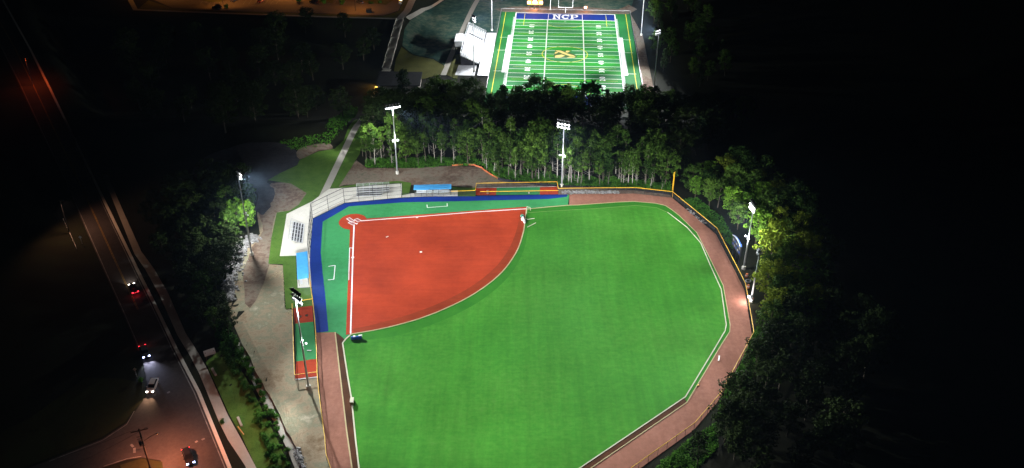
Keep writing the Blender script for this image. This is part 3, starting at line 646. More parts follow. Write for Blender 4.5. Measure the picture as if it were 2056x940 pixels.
flood_pole(620, 780, 25.4, FIELD_C, 'tall floodlight pole at the lower end of the left bullpen, lamps seen from behind', GP, [(4, .8), (4, -.5), (4, -1.6)], 3.6, 0, off_heads=1, spots=[(50, 130, 1197 * K, 90, 1.0), (-50, 220, 4720 * K, 44, 1.0), (50, 210, 1958 * K, 30, 1.0), (20, 130, 2172 * K, 30, 1.0), (-30, 130, 707 * K, 44, 1.0), (40, 230, 3081 * K, 44, 1.0), (-20, 230, 3592 * K, 30, 1.0), (20, 130, 1122 * K, 44, 1.0), (-10, 170, 459 * K, 64, 1.0), (-30, 140, 225 * K, 64, 1.0), (-10, 130, 571 * K, 30, 1.0), (10, 150, 579 * K, 30, 1.0), (-57, 138, 1700 * K, 60, 1.0), (5, 256, 5200 * K, 44, 1.0), (40, 252, 3500 * K, 40, 1.0)], midw=1500, rad=.5)
flood_pole(506, 512, 25.2, atz(640, 470), 'tall floodlight pole by the grey rock berm at the left, lamp heads turned away', GP, [(3, .8), (4, -.3), (3, -1.4)], 3.0, 0, off_heads=1, lens='lamp_dim', spots=[(50, 130, 6897 * K, 64, 1.0), (10, 230, 1518 * K, 90, 1.0), (-30, 130, 8024 * K, 30, 1.0), (50, 140, 7252 * K, 30, 1.0), (-20, 150, 2228 * K, 30, 1.0), (-50, 250, 847 * K, 64, 1.0), (-50, 130, 1886 * K, 90, 1.0), (-50, 240, 450 * K, 90, 1.0), (-30, 190, 616 * K, 30, 1.0), (10, 252, 3500 * K, 40, 1.0), (-30, 254, 900 * K, 50, 1.0)], midw=0)
bL = at(495, 455); r_ = [o for o in C.objects if o.get('label', '').startswith('tall floodlight pole by the grey rock')][0]
point('lower_lamp', wl(r_) + Vector((-.6, 1.2, 12.4)), 17000, FLOOD, .3, r_)
pc_ = [o for o in C.objects if o.get('label', '').startswith('tall floodlight pole beside the softball scoreboard')][0]; bC = wl(pc_)
for tx, ty, tz, w_, an in ((1466, 438, 6, 80000, 46), (1548, 522, 8, 42000, 100), (1515, 470, 7, 24000, 70)):
    e = at(tx, ty); spot('ball_light_beam', bC + Vector((0, 0, 9.6)), e + Vector((0, 0, tz)), w_, an, 1.0, parent=pc_)
pole_d = flood_pole(1508, 605, 15.0, FIELD_C, 'shorter slim pole close to the right outfield fence, dull heads, a bright lamp low down', GP, [(3, .3), (3, -.6)], 1.6, 0, off_heads=0, lens='lamp_off', mid=False, spots=[])
pb = wl(pole_d); h = MB().tube(pb + Vector((-.2, -.3, 1.9)), pb + Vector((-.75, -.5, 1.7)), .2, .42, 10).build('low_lamp', 'galvanised', pole_d)
MB().blob(pb + Vector((-.85, -.55, 1.7)), (.75, .75, .75), 2, 0, 10, 6).build('lens', 'lamp_glow', h, True); MB().blob(pb + Vector((-.4, -.9, .9)), (.5, .5, .4), 2, 0, 10, 6).build('lens', 'lamp_glow', h, True)
point('low_flood', pb + Vector((-1.4, -.9, 2.1)), 1500, (1, .85, .85), .3, pole_d)
GF = 'floodlight poles around the football field'
fc = fb(FW / 2, 50 * YD)
FA = (1130, 95)
flood_pole(951.8, 145, 24, fc, 'football floodlight pole rising through the white grandstand, glaring lamps', GF, [(3, .8), (3, -.4), (3, -1.4)], 3.0, 0, z=ZF, spots=[(28, -10, 5657 * KF, 56, 1.0), (4, 100, 1076 * KF, 80, 1.0), (-20, -10, 4077 * KF, 56, 1.0), (60, 40, 1800 * KF, 80, 1.0)], mid=False, rad=.6)
flood_pole(988, 62, 22, fc, 'slim football floodlight pole on the grass by the left end of the far end zone', GF, [(3, .8), (3, -.4)], 2.4, 0, z=ZF, spots=[(-12, 100, 3357 * KF, 80, 1.0), (12, -10, 883 * KF, 80, 1.0)], mid=False)
flood_pole(1312.8, 178.6, 25, fc, 'football floodlight pole by the right woods, glowing cluster of lamps at its top', GF, [(3, .8), (4, -.4), (4, -1.4)], 3.0, 0, z=ZF, spots=[(-12, -10, 4882 * KF, 80, 1.0), (-20, 90, 3746 * KF, 80, 1.0), (44, -10, 8536 * KF, 36, 1.0), (44, 100, 856 * KF, 56, 1.0)], mid=False, rad=.6)
flood_pole(1287, 71, 26, fc, 'football floodlight pole on the dirt strip, its lamps above the picture edge', GF, [(3, .8), (3, -.4)], 2.4, 0, z=ZF, spots=[(52, 100, 9728 * KF, 36, 1.0), (36, -10, 880 * KF, 80, 1.0)], mid=False)

# ================================================================== FENCES
def fence(name, pts, h, label, cat, capm='yellow_cap', mesh='chainlink', postgap=3.0, cap_r=.09, group=None, rails=0, postr=.045, postm='fence_post', capped=True):
    pts = [Vector((p[0], p[1], H(p[0], p[1]) if len(p) < 3 else p[2])) for p in pts]
    root = empty(name, pts[0], label, cat, group)
    MB().wall(pts, h).build('mesh_panel', mesh, root)
    top = [p + Vector((0, 0, h)) for p in pts]
    if capped: MB().path(top, cap_r, 6).build('top_rail', capm, root)
    for r in range(rails):
        MB().path([p + Vector((0, 0, h * (r + 1) / (rails + 1))) for p in pts], .04, 5).build('rail', postm, root)
    n = 0
    for a, b in zip(pts, pts[1:]):
        k = max(1, round((b - a).length / postgap))
        for i in range(k):
            if n < 98: MB().tube(a.lerp(b, i / k), a.lerp(b, i / k) + Vector((0, 0, h)), postr, postr, 5).build('post', postm, root); n += 1
    MB().tube(pts[-1], top[-1], postr, postr, 5).build('post', postm, root)
    return root
fence('outfield_fence', px0(FENCE), 2.2, 'long dark chain-link fence with yellow top cap around the right side of the outfield track', 'fence', cap_r=.085)
fence('side_fence', px0(LEFTF), 2.0, 'dark chain-link fence with yellow cap along the left side track below the bullpen', 'fence', cap_r=.085)
fence('infield_fence', px0([(807, 397.5), (825, 397), (955, 393.5)]), 1.5, 'low chain-link fence in front of the upper dugout between bleacher and bullpen', 'fence', capm='fence_post', cap_r=.05)
fence('bullpen_fence', px0([(955, 393), (956.5, 379), (1118, 376), (1121, 391)]), 1.9, 'yellow-topped fence round three sides of the upper red and green bullpen', 'fence', cap_r=.08)
fence('bullpen_fence', px0([(964, 393.5), (1040, 392.6), (1121, 391.4)]), 1.5, 'low yellow-topped fence between the upper bullpen and the blue turf border', 'fence', cap_r=.09)
fence('bullpen_fence', px0([(629, 612), (632, 640), (635.5, 680), (638.5, 757)]), 1.6, 'yellow-topped fence between the left bullpen and the blue turf border', 'fence', cap_r=.08)
fence('bullpen_fence', px0([(638, 757.8), (593, 763.5), (590.5, 700), (588, 620)]), 1.6, 'yellow-topped fence round the outer and lower sides of the left bullpen', 'fence', cap_r=.08)
fence('dugout_fence', px0([(622, 560), (627, 600), (629, 611)]), 1.6, 'short yellow-topped fence joining the left dugout to the left bullpen', 'fence', cap_r=.09)
fence('dugout_fence', px0([(628, 610.5), (600, 615)]), 1.6, 'yellow-topped cross fence at the upper end of the left bullpen', 'fence', cap_r=.09)
fence('dugout_fence', px0([(906, 393), (955, 391)]), 1.5, 'short yellow-topped fence between the upper dugout and upper bullpen', 'fence', cap_r=.09)
fence('backstop_fence', px0([(806.5, 398), (750, 403), (692, 408.7), (660, 424), (628, 440), (625.5, 470), (623, 499), (621.5, 520)]), 5.2, 'tall dark netted backstop fence behind home plate', 'backstop', capm='fence_post', mesh='netting', postgap=4, cap_r=.07, rails=3, postr=.07)
# foul pole
fp = atz(1349.5, 397); fpo = empty('foul_pole', fp, 'yellow foul pole standing at the bend of the outfield fence', 'foul pole')
MB().tube(fp, fp + Vector((0, 0, 8.8)), .08, .08, 8).build('pole', 'yellow_cap', fpo)
m = MB(); d = Vector((-.7, -.72, 0)).normalized() * .42
for i in range(16): m.tube(fp + Vector((0, 0, 3 + i * .38)), fp + d + Vector((0, 0, 3 + i * .38)), .03, .03, 4)
m.tube(fp + d + Vector((0, 0, 2.9)), fp + d + Vector((0, 0, 8.8)), .06, .06, 6); m.build('wing_screen', 'yellow_cap', fpo)

# ================================================================== BLEACHERS, DUGOUTS
def bleacher(a, b, back, rows, label, h=.28, cut=0, gap=.72):
    """a->b front edge, rows rise towards 'back' direction"""
    a, b = Vector(a), Vector(b); d = (b - a).normalized(); n = Vector(back) - a; n -= d * n.dot(d); n.normalize(); z = Vector((0, 0, 1))
    root = empty('bleacher', a, label, 'bleacher', 'small aluminium bleachers behind home plate')
    L = (b - a).length
    for r in range(rows):
        e = a + d * (L * (1 - cut) if r < 2 else L)
        p0, p1 = a + n * (r * gap + .2) + z * (.45 + r * h), e + n * (r * gap + .2) + z * (.45 + r * h)
        MB().beam(p0, p1, .26, .05).build('seat_plank', 'aluminium', root)
        if r: MB().beam(p0 - n * .36 - z * .22, p1 - n * .36 - z * .22, .42, .05).build('foot_plank', 'plank_shade', root)  # wide dark plank stands for the shaded gap between rows
    k = max(3, int(L / 1.8))
    for i in range(k + 1):
        m = MB(); q = a + d * L * i / k
        m.beam(q + z * .4, q + n * (rows * gap) + z * (.4 + rows * h), .07, .07); m.beam(q + n * rows * gap, q + n * rows * gap + z * (rows * h + .4), .07, .07); m.beam(q, q + n * rows * gap, .06, .06); m.beam(q + n * .1, q + n * .1 + z * .45, .06, .06)
        m.build('support_frame', 'aluminium', root)
    q0, q1 = a + n * (rows * gap) + z * (rows * h + .3), b + n * (rows * gap) + z * (rows * h + .3)
    m = MB()
    for j in (0.35, .7, 1.05): m.tube(q0 + z * j, q1 + z * j, .035, .035, 5)
    for i in range(k + 1): m.tube(q0.lerp(q1, i / k), q0.lerp(q1, i / k) + z * 1.05, .035, .035, 5)
    for e in (a, b):
        e0, e1 = e + z * 1.0 + n * gap, e + n * rows * gap + z * (rows * h + 1.3); m.tube(e0, e1, .035, .035, 5); m.tube(e0, e0 - z * .6, .035, .035, 5); m.tube(e0.lerp(e1, .5), e0.lerp(e1, .5) - z * .7, .035, .035, 5)
    m.build('guard_rail', 'galvanised', root)
    # aisle rail
    c = a + d * L * .5; m = MB(); m.tube(c + n * 1.0 + z * 1.3, c + n * (rows - 1) * gap + z * (rows * h + 1.1), .03, .03, 5)
    for j in (1.0, (rows - 1) * gap): m.tube(c + n * j + z * (.3 + j * h / gap), c + n * j + z * (1.0 + j * h / gap), .03, .03, 5)
    m.build('aisle_rail', 'galvanised', root)
    return root
bleacher(atz(716, 397.5), atz(781.5, 394.5), atz(716, 375), 5, 'wide aluminium bleacher on the concrete above home plate, facing down the photo', cut=.22, gap=.78)
bleacher(atz(608, 490), atz(612.5, 453), atz(585, 490), 5, 'narrow aluminium bleacher on the concrete pad at the left, facing right', gap=.72)
def dugout(a, b, depth, label, backdir, group='open dugouts with blue roofs'):
    a, b = Vector(a), Vector(b); d = (b - a).normalized(); n = Vector(backdir) - a; n -= d * n.dot(d); n.normalize(); z = Vector((0, 0, 1)); L = (b - a).length
    root = empty('dugout', a, label, 'dugout', group)
    m = MB()
    c = (a + b) / 2 + n * depth / 2 + z * 2.62
    th = math.atan2(d.y, d.x)
    q = Matrix((d, n, z)).transposed() @ Matrix.Rotation(R(-3), 3, 'X')
    m.box(c, (L + .5, depth + .5, .12), m=q)
    m.build('roof', 'blue_roof', root)
    m = MB()
    for i in range(int(L / .45)):
        p = a + d * (i * .45 + .2) + n * (depth / 2) + z * 2.70; m.beam(p - n * (depth / 2 + .22) + z * .08, p + n * (depth / 2 + .22) - z * .05, .05, .05)
    m.build('roof_seam', 'blue_roof', root)
    for i in range(4):
        for e, hh in ((0, 2.65), (depth, 2.5)):
            p = a + d * L * i / 3 + n * e; MB().tube(p, p + z * hh, .06, .06, 6).build('post', 'fence_post', root)
    MB().wall([a + n * depth, b + n * depth], 2.4).build('back_screen', 'chainlink', root)
    MB().wall([a, b], 1.2).build('front_screen', 'chainlink', root)
    MB().tube(a + z * 1.2, b + z * 1.2, .05, .05, 6).build('front_rail', 'fence_post', root)
    for s0, s1 in ((.04, .48), (.52, .96)):
        p, r = a.lerp(b, s0) + n * (depth - .6), a.lerp(b, s1) + n * (depth - .6)
        bn = MB().beam(p + z * .48, r + z * .48, .5, .06); bn.beam(p + z * .85 + n * .25, r + z * .85 + n * .25, .05, .3)
        for t_ in (.1, .5, .9): bn.beam(p.lerp(r, t_), p.lerp(r, t_) + z * .46, .08, .08)
        bn.build('bench', 'aluminium', root)
    return root
dugout(atz(833, 396), atz(905, 394.2), 2.6, 'dugout with flat blue roof above the first base line, next to the wide bleacher', atz(833, 380))
dugout(atz(620.5, 574), atz(617.5, 523), 2.4, 'dugout with flat blue roof left of the blue border, on the third base side', atz(590, 574))

# ================================================================== BASES, PLATES AND LITTLE THINGS ON THE FIELD
def base(px, py, sz, label, name='base', cat='base', rot=0, group='white bases of the softball diamond'):
    p = atz(px, py, .18); o = MB().box(p + Vector((0, 0, .05)), (sz[0], sz[1], .09), rot, top=.92).build(name, 'white_tarp'); return tag(o, label, cat, group)
base(837.3, 436.6, (.62, .62), 'white first base on the upper foul line', rot=.14)
base(845.2, 506.2, (.62, .62), 'white second base alone in the middle of the red infield', rot=.14)
base(708.4, 517.2, (.75, .62), 'white third base on the left foul line', rot=.14)
base(777.5, 475.6, (.8, .25), 'white pitching rubber between home plate and second base', 'pitching_rubber', 'pitching rubber', .75, 'pitching rubbers')
p = atz(716, 449.2, .19); o = MB().add([p + Vector(v) for v in ((0, .3, 0), (.3, .1, 0), (.25, -.25, 0), (-.1, -.3, 0), (-.3, 0, 0), (0, .3, .05), (.3, .1, .05), (.25, -.25, .05), (-.1, -.3, .05), (-.3, 0, .05))], [(0, 1, 2, 3, 4), (5, 6, 7, 8, 9)] + [(i, (i + 1) % 5, 5 + (i + 1) % 5, 5 + i) for i in range(5)]).build('home_plate', 'white_tarp')
tag(o, 'white home plate between the batter boxes in the red circle', 'home plate')
def bp_plate(px, py, label):
    p = atz(px, py, .18); o = MB().add([p + Vector((.42 * math.cos(a), .42 * math.sin(a), dz)) for dz in (0, .06) for a in (R(10), R(60), R(120), R(170), R(270))], [(9, 8, 7, 6, 5)][::-1] + [(5, 6, 7, 8, 9)] + [(i, (i + 1) % 5, 5 + (i + 1) % 5, 5 + i) for i in range(5)]).build('bullpen_plate', 'white_tarp')
    tag(o, label, 'home plate', 'white plates in the bullpens')
bp_plate(602.7, 635.6, 'outer of the two white plates in the left bullpen'); bp_plate(615.6, 633.6, 'inner of the two white plates in the left bullpen, nearer the blue border')
bp_plate(979.5, 388.3, 'white plate in the upper bullpen nearer the field'); bp_plate(979.5, 383, 'white plate in the upper bullpen nearer the trees')
base(621, 704, (1.0, .3), 'white pitching rubber on the green lane of the left bullpen', 'pitching_rubber', 'pitching rubber', 0, 'pitching rubbers')
base(1062, 387.5, (.3, .8), 'white pitching rubber on the green lane of the upper bullpen', 'pitching_rubber', 'pitching rubber', 0, 'pitching rubbers')
# folded white tarp and stakes at the corner of the arc
tp = atz(1050, 440, .16); t_ = empty('tarp_heap', tp, 'heap of white and green tarp where the infield arc meets the foul line', 'tarp')
m = MB(); m.blob(tp + Vector((.0, -.5, .3)), (1.1, 2.0, .9), 3, .35); m.blob(tp + Vector((.4, -1.7, .25)), (.7, 1.9, .6), 4, .35); m.build('white_tarp', 'white_tarp', t_)
MB().blob(tp + Vector((-.2, 1.3, .25)), (1.2, 1.3, .7), 5, .35).build('green_tarp', 'green_tarp', t_)
for (x0, y0, x1, y1, lb) in ((1058, 441, 1073, 438.5, 'upper of two thin pale pipes lying on the outfield turf by the white tarp'), (1059, 456, 1076, 447.5, 'lower of two thin pale pipes lying on the outfield turf by the white tarp')):
    tag(MB().tube(atz(x0, y0, .2), atz(x1, y1, .2), .1, .1, 6).build('pipe', 'curb_white'), lb, 'pipe', 'pale pipes on the turf')
a_ = atz(1057.5, 421, .2); fr = empty('standing_frame', a_, 'pale pipe frame standing at the upper end of the infield arc', 'frame')
m = MB(); m.path([a_, a_ + Vector((0, 0, 1)), a_ + Vector((1.1, -.6, 1)), a_ + Vector((1.1, -.6, 0))], .06); m.path([a_ + Vector((0, 0, .5)), a_ + Vector((0, -2.2, .5)), a_ + Vector((0, -2.2, 0))], .06); m.build('tubes', 'curb_white', fr)
q = atz(716, 681, .15); bt = empty('tarp_roll', q, 'blue tarp roll lying where the outfield meets the left foul line', 'tarp roll')
m = MB().tube(q + Vector((-1.3, -.15, .4)), q + Vector((1.2, .25, .4)), .42, .42, 10); m.build('roll', 'blue_tarp', bt); m = MB().box(q + Vector((.9, .35, .75)), (.9, .5, .3), .2); m.box(q + Vector((-.5, .1, .75)), (.5, .6, .25), .4); m.build('folded_end', 'white_tarp', bt)
q = atz(707, 808, .15); vb = empty('utility_box', q, 'small tan box on the pale kerb at the left edge of the outfield', 'box')
MB().box(q + Vector((0, 0, .35)), (.7, 1.5, .7), .05).build('body', 'tan_box', vb); MB().box(q + Vector((0, 0, .73)), (.8, 1.6, .07), .05).build('lid', 'curb_white', vb)
q = atz(1443, 720, .13); tag(MB().beam(q + Vector((-.2, -.9, .08)), q + Vector((.3, .9, .08)), .28, .12).build('white_board', 'white_tarp'), 'small white board lying on the warning track at the right', 'board')
q = atz(1402, 774, .15); tag(MB().box(q + Vector((0, 0, .12)), (.35, .35, .2), .3, top=.7).build('marker_cap', 'yellow_cap'), 'tiny yellow cap on the kerb at the lower right track', 'marker')

# softball scoreboard
a, b = at(1469, 509), at(1485, 534); sb = empty('scoreboard', a, 'black and blue softball scoreboard with arched top on posts behind the right fence', 'scoreboard', None)
d = (b - a).normalized(); z = Vector((0, 0, 1)); n = Vector((d.y, -d.x, 0)); n = n if n.x < 0 else -n; L = (b - a).length
for i in range(3): MB().beam(a.lerp(b, .12 + .38 * i), a.lerp(b, .12 + .38 * i) + z * 6.2, .25, .25).build('post', 'fence_post', sb)
pn = MB(); pn.beam(a + z * 4.5 + n * .25, b + z * 4.5 + n * .25, .25, 3.0); pn.build('panel', 'board_black', sb)
ar = MB(); pts = [a.lerp(b, i / 12) + z * (6.05 + 0.7 * math.sin(math.pi * i / 12)) + n * .25 for i in range(13)]
for p, r in zip(pts, pts[1:]): ar.add([Vector((p.x, p.y, a.z + 6.03)) + n * .1, Vector((r.x, r.y, a.z + 6.03)) + n * .1, r + n * .1, p + n * .1, Vector((p.x, p.y, a.z + 6.03)) - n * .1, Vector((r.x, r.y, a.z + 6.03)) - n * .1, r - n * .1, p - n * .1], [(0, 1, 2, 3), (7, 6, 5, 4), (3, 2, 6, 7), (1, 0, 4, 5)])
ar.build('arched_sign', 'board_blue', sb)
for i in range(5):
    for j in range(2):
        MB().beam(a.lerp(b, .08 + .18 * i) + z * (3.8 + 1.25 * j) + n * .4, a.lerp(b, .2 + .18 * i) + z * (3.8 + 1.25 * j) + n * .4, .03, .55).build('score_window', 'grey_cloth' if (i + j) % 2 else 'board_blue', sb)
MB().path([p + n * .36 for p in pts], .07, 5).build('arch_trim', 'white_paint', sb)
# orange barrier drums, rolled netting
for i, (x, y, lb) in enumerate(((1499, 556, 'upper orange barrel by the right fence near the scoreboard pole'), (1502, 578, 'middle orange barrel by the right fence above the low bright lamp'), (1510, 605, 'lower orange barrel by the right fence below the low bright lamp'))):
    q = at(x, y); dr = empty('barrel', q, lb, 'barrel', 'orange barrels by the right fence')
    MB().tube(q, q + Vector((0, 0, .95)), .4, .32, 10).build('body', 'orange_plastic', dr); MB().tube(q + Vector((0, 0, .45)), q + Vector((0, 0, .6)), .385, .37, 10).build('reflective_band', 'white_paint', dr)
for i, (x, y, lb) in enumerate(((1502, 566, 'grey coil of hose between the upper and middle orange barrels'),)):
    q = at(x, y, .15); m = MB(); 
    for k in range(3): m.path([q + Vector((.7 * math.cos(a * .5), .6 * math.sin(a * .5), k * .12)) for a in range(14)], .07, 5)
    tag(m.build('hose_coil', 'grey_cloth'), lb, 'hose')
# silt fences
def silt(pts, h, m, label, r=.0):
    pts = [at(*p) for p in pts]; root = empty('silt_fence', pts[0], label, 'silt fence')
    q = [pts[0]]
    for a, b in zip(pts, pts[1:]):
        k = max(1, int((b - a).length / 1.5))
        q += [Vector(((a.x + (b.x - a.x) * i / k), (a.y + (b.y - a.y) * i / k), 0)) for i in range(1, k + 1)]
    q = [Vector((p.x + rnd.uniform(-.12, .12), p.y + rnd.uniform(-.12, .12), H(p.x, p.y))) for p in q]
    mb = MB()
    for a, b in zip(q, q[1:]): 
        o = Vector((0, .18, 0)); up = Vector((0, 0, h)); ha = Vector((0, 0, rnd.uniform(-.08, .08)))
        mb.add([a - o, b - o, b + up, a + up, a + o, b + o], [(0, 1, 2, 3), (4, 3, 2, 5)])
    mb.build('fabric', m, root)
    for p in q[::2][:90]: MB().tube(p, p + Vector((0, 0, h + .2)), .04, .04, 4).build('stake', 'wood_bench', root)
    return root
silt([(908, 333), (930, 331), (952, 332), (967, 338), (980, 348), (1000, 360)], .5, 'orange_plastic', 'orange silt fence curving between the bare dirt and the trees')
silt([(1000, 361), (1030, 367), (1072, 371), (1121, 376), (1180, 379.5), (1275, 382), (1346, 391), (1392, 425), (1436, 462)], .8, 'black_fabric', 'long black silt fence along the foot of the trees behind the outfield fence')
silt([(483, 688), (494, 707), (506, 732), (520, 762), (534, 787), (548, 810), (560, 833), (572, 862), (588, 890), (598, 915), (606, 945)], .8, 'grey_cloth', 'pale grey silt fence running down the edge of the gravel lot above the road')
# rock berm and riprap: uncountable stones
def stones(name, pts, w, n, size, m, kind='stuff'):
    pts = [at(*p) for p in pts]; mb = MB(); q = random.Random(5)
    Ls = [(b - a).length for a, b in zip(pts, pts[1:])]; T = sum(Ls)
    for i in range(n):
        t = q.uniform(0, T); k = 0
        while t > Ls[k] and k < len(Ls) - 1: t -= Ls[k]; k += 1
        p = pts[k].lerp(pts[k + 1], t / Ls[k]); d = (pts[k + 1] - pts[k]).normalized(); p += Vector((-d.y, d.x, 0)) * q.gauss(0, w / 2.6)
        s = q.uniform(.5, 1.4) * size; mb.blob((p.x, p.y, H(p.x, p.y) + s * .2), (s, s * q.uniform(.7, 1.1), s * .7), i, .25, 6, 3)
    o = mb.build(name, m); o['kind'] = kind; return o
stones('riprap', [(1128, 387), (1180, 386.5), (1244, 386.5)], 1.1, 420, .5, 'rocks')
stones('riprap', [(1380, 420), (1400, 436), (1416, 450)], .8, 50, .5, 'rocks')
stones('rubble', [(515, 474), (495, 486), (480, 506), (468, 540), (460, 575), (457, 606)], 2.6, 900, .8, 'rocks')
stones('rubble', [(540, 560), (566, 545), (576, 600), (580, 640)], .8, 200, .22, 'curb_tan')
stones('rubble', [(592, 900), (602, 925), (612, 950)], .9, 140, .6, 'rocks')

# ================================================================== FOOTBALL GROUND THINGS
def Q(x, y, z=0): return atz(860 + x / 4.086, y / 4.086, ZF) + Vector((0, 0, z))
p0, p1, p2, p3 = fb(AL, -12.5 * YD), fb(AR, -12.5 * YD), fb(AR, 116 * YD), fb(AL, 116 * YD)
fence('football_fence', [p3, p0, p1, p2], 1.5, 'dark chain-link fence round three sides of the football field', 'fence', capm='galvanised', cap_r=.06, postgap=4.5)
# goal post at the far end
gp = fb(FW / 2, -11.0 * YD); gpo = empty('goal_post', gp, 'white goal post with tall uprights behind the NCP end zone', 'goal post'); X = Vector((math.cos(FBT), math.sin(FBT), 0)); z = Vector((0, 0, 1)); Yb = Vector((math.sin(FBT), -math.cos(FBT), 0))
m = MB(); m.path([gp - Yb * .8, gp - Yb * .8 + z * 2.2, gp + z * 3.05], .13, 8); m.build('gooseneck', 'white_paint', gpo)
MB().tube(gp + z * 3.05 - X * 3.55, gp + z * 3.05 + X * 3.55, .12, .12, 8).build('crossbar', 'white_paint', gpo)
for s_ in (-1, 1): MB().tube(gp + z * 3.0 + X * 3.55 * s_, gp + z * 10 + X * 3.55 * s_, .08, .08, 6).build('upright', 'white_paint', gpo)
q = Q(1001, 80); fl = empty('flagpole', q, 'white flagpole between the football scoreboard and the goal post', 'flagpole'); MB().tube(q, q + z * 11, .14, .09, 8).build('pole', 'white_paint', fl); MB().blob(q + z * 11.1, (.3, .3, .3), 0, 0).build('finial', 'aluminium', fl); MB().tube(q, q + z * .3, .6, .6, 10).build('base', 'concrete', fl)
# football scoreboard
q0, q1 = Q(828, 78), Q(912, 80); fs_ = empty('scoreboard', q0, 'football scoreboard glowing orange on three legs behind the far end zone', 'scoreboard')
for t_ in (0, .5, 1): MB().beam(q0.lerp(q1, t_), q0.lerp(q1, t_) + z * 3.5, .3, .3).build('leg', 'dark_metal', fs_)
e = (q1 - q0).normalized(); c0, c1 = q0 - e * 1.2, q1 + e * 1.8; up = 2.6
MB().beam(c0 + z * (up + 1.6) + Yb * .2, c1 + z * (up + 1.6) + Yb * .2, .4, 3.4).build('panel', 'board_black', fs_)
for i, (u0, u1, zz, hh, mm) in enumerate(((.03, .22, 1.2, 1.0, 'digit_hot'), (.27, .33, 1.2, 1.0, 'digit_orange'), (.37, .48, 1.2, 1.1, 'digit_hot'), (.52, .63, 1.2, 1.1, 'digit_hot'), (.67, .73, 1.2, 1.0, 'digit_orange'), (.78, .97, 1.2, 1.0, 'digit_hot'), (.05, .3, 2.5, .5, 'digit_orange'), (.4, .6, 2.5, .6, 'digit_hot'), (.7, .95, 2.5, .5, 'digit_orange'), (.03, .97, .3, .35, 'digit_orange'))):
    MB().beam(c0.lerp(c1, u0) + z * (up + zz) + Yb * .45, c0.lerp(c1, u1) + z * (up + zz) + Yb * .45, .08, hh).build('lit_digits', mm, fs_)
q = Q(1288, 96); pc = empty('play_clock', q, 'orange glowing play clock on a short post right of the goal post', 'clock'); MB().tube(q, q + z * 1.6, .1, .1, 6).build('post', 'dark_metal', pc); MB().box(q + z * 2.2, (1.7, .3, 1.4), FBT).build('case', 'board_black', pc); MB().box(q + z * 2.25 + Yb * .2, (1.2, .12, .95), FBT).build('lit_digits', 'digit_hot', pc)
point('clock_glow', q + z * 2.2 + Yb * 1.0, 900, (1, .3, .05), .3, pc)
point('board_glow', q0.lerp(q1, .5) + z * 3.0 + Yb * 1.5, 2500, (1, .3, .05), .5, fs_)
# grandstand
s0, s1 = fbi(978, 67.7), fbi(962, 146)
gs = empty('grandstand', fb(AL - 4.5, s0[1]), 'big white aluminium grandstand left of the football field', 'grandstand')
a_front = AL - 5.2; b0, b1 = s0[1] + 1, s1[1] - 8; n_r = 9
mb = MB(); 
for i in range(n_r):
    a = a_front - .9 * i; zz = 1.1 + .42 * i
    MB().add([], []) 
    w = MB(); w.add([fb(a, b0, zz), fb(a - .55, b0, zz), fb(a - .55, b1, zz), fb(a, b1, zz), fb(a, b0, zz - .12), fb(a - .55, b0, zz - .12), fb(a - .55, b1, zz - .12), fb(a, b1, zz - .12)], [(0, 1, 2, 3), (7, 6, 5, 4), (0, 4, 5, 1), (2, 6, 7, 3), (1, 5, 6, 2), (3, 7, 4, 0)]); w.build('seat_row', 'stand_white', gs)
    w = MB(); w.add([fb(a - .62, b0, zz - .1), fb(a - .9, b0, zz - .1), fb(a - .9, b1, zz - .1), fb(a - .62, b1, zz - .1)], [(0, 1, 2, 3)]); w.build('foot_row', 'aluminium', gs)
w = MB(); w.add([fb(a_front - .3, b0, .2), fb(a_front - .9 * n_r, b0, 1.0 + .42 * n_r - .7), fb(a_front - .9 * n_r, b0, 0), fb(a_front - .9 * n_r, b1, 0), fb(a_front - .9 * n_r, b1, 1.0 + .42 * n_r - .7), fb(a_front - .3, b1, .2)], [(0, 2, 1), (5, 4, 3), (1, 2, 3, 4)]); w.build('under_shade', 'stand_shadow', gs)  # dark sheet closing the underside, shade put into its colour
w = MB(); w.add([fb(AL - .4, b0 - 1, .45), fb(a_front + .2, b0 - 1, .45), fb(a_front + .2, b1 + 12, .45), fb(AL - .4, b1 + 12, .45), fb(AL - .4, b0 - 1, 0), fb(AL - .4, b1 + 12, 0)], [(0, 1, 2, 3), (0, 3, 5, 4)]); w.build('walkway', 'stand_white', gs)
for aa, hh in ((a_front + .1, 1.6), (a_front - .9 * n_r - .1, 2.2 + .42 * n_r)):
    m = MB(); 
    for j in (0, .5): m.path([fb(aa, b0, hh - j), fb(aa, b1, hh - j)], .06, 5)
    for i in range(19): m.tube(fb(aa, b0 + (b1 - b0) * i / 18, hh), fb(aa, b0 + (b1 - b0) * i / 18, hh - 1.2), .05, .05, 5)
    m.build('guard_rail', 'dark_metal' if hh < 2 else 'galvanised', gs)
for bb in (b0 - .1, b1 + .1):
    m = MB()
    for j in (0, .5, 1): m.tube(fb(a_front, bb, 1.9 - j), fb(a_front - .9 * n_r, bb, 1.9 + .42 * n_r - j), .06, .06, 5)
    for i in range(8): m.tube(fb(a_front - .9 * n_r * i / 7, bb, 1.9 + .42 * n_r * i / 7), fb(a_front - .9 * n_r * i / 7, bb, .3 + .42 * n_r * i / 7), .05, .05, 5)
    m.build('end_rail', 'galvanised', gs)
bm_ = (b0 + b1) / 2
for k_ in range(7):
    m = MB(); i = k_ + 1; m.box(fb(a_front - .9 * i - .2, bm_ - 8, 1.45 + .42 * i), (.5, .9, .35), FBT); m.build('aisle_step', 'stand_shadow', gs)
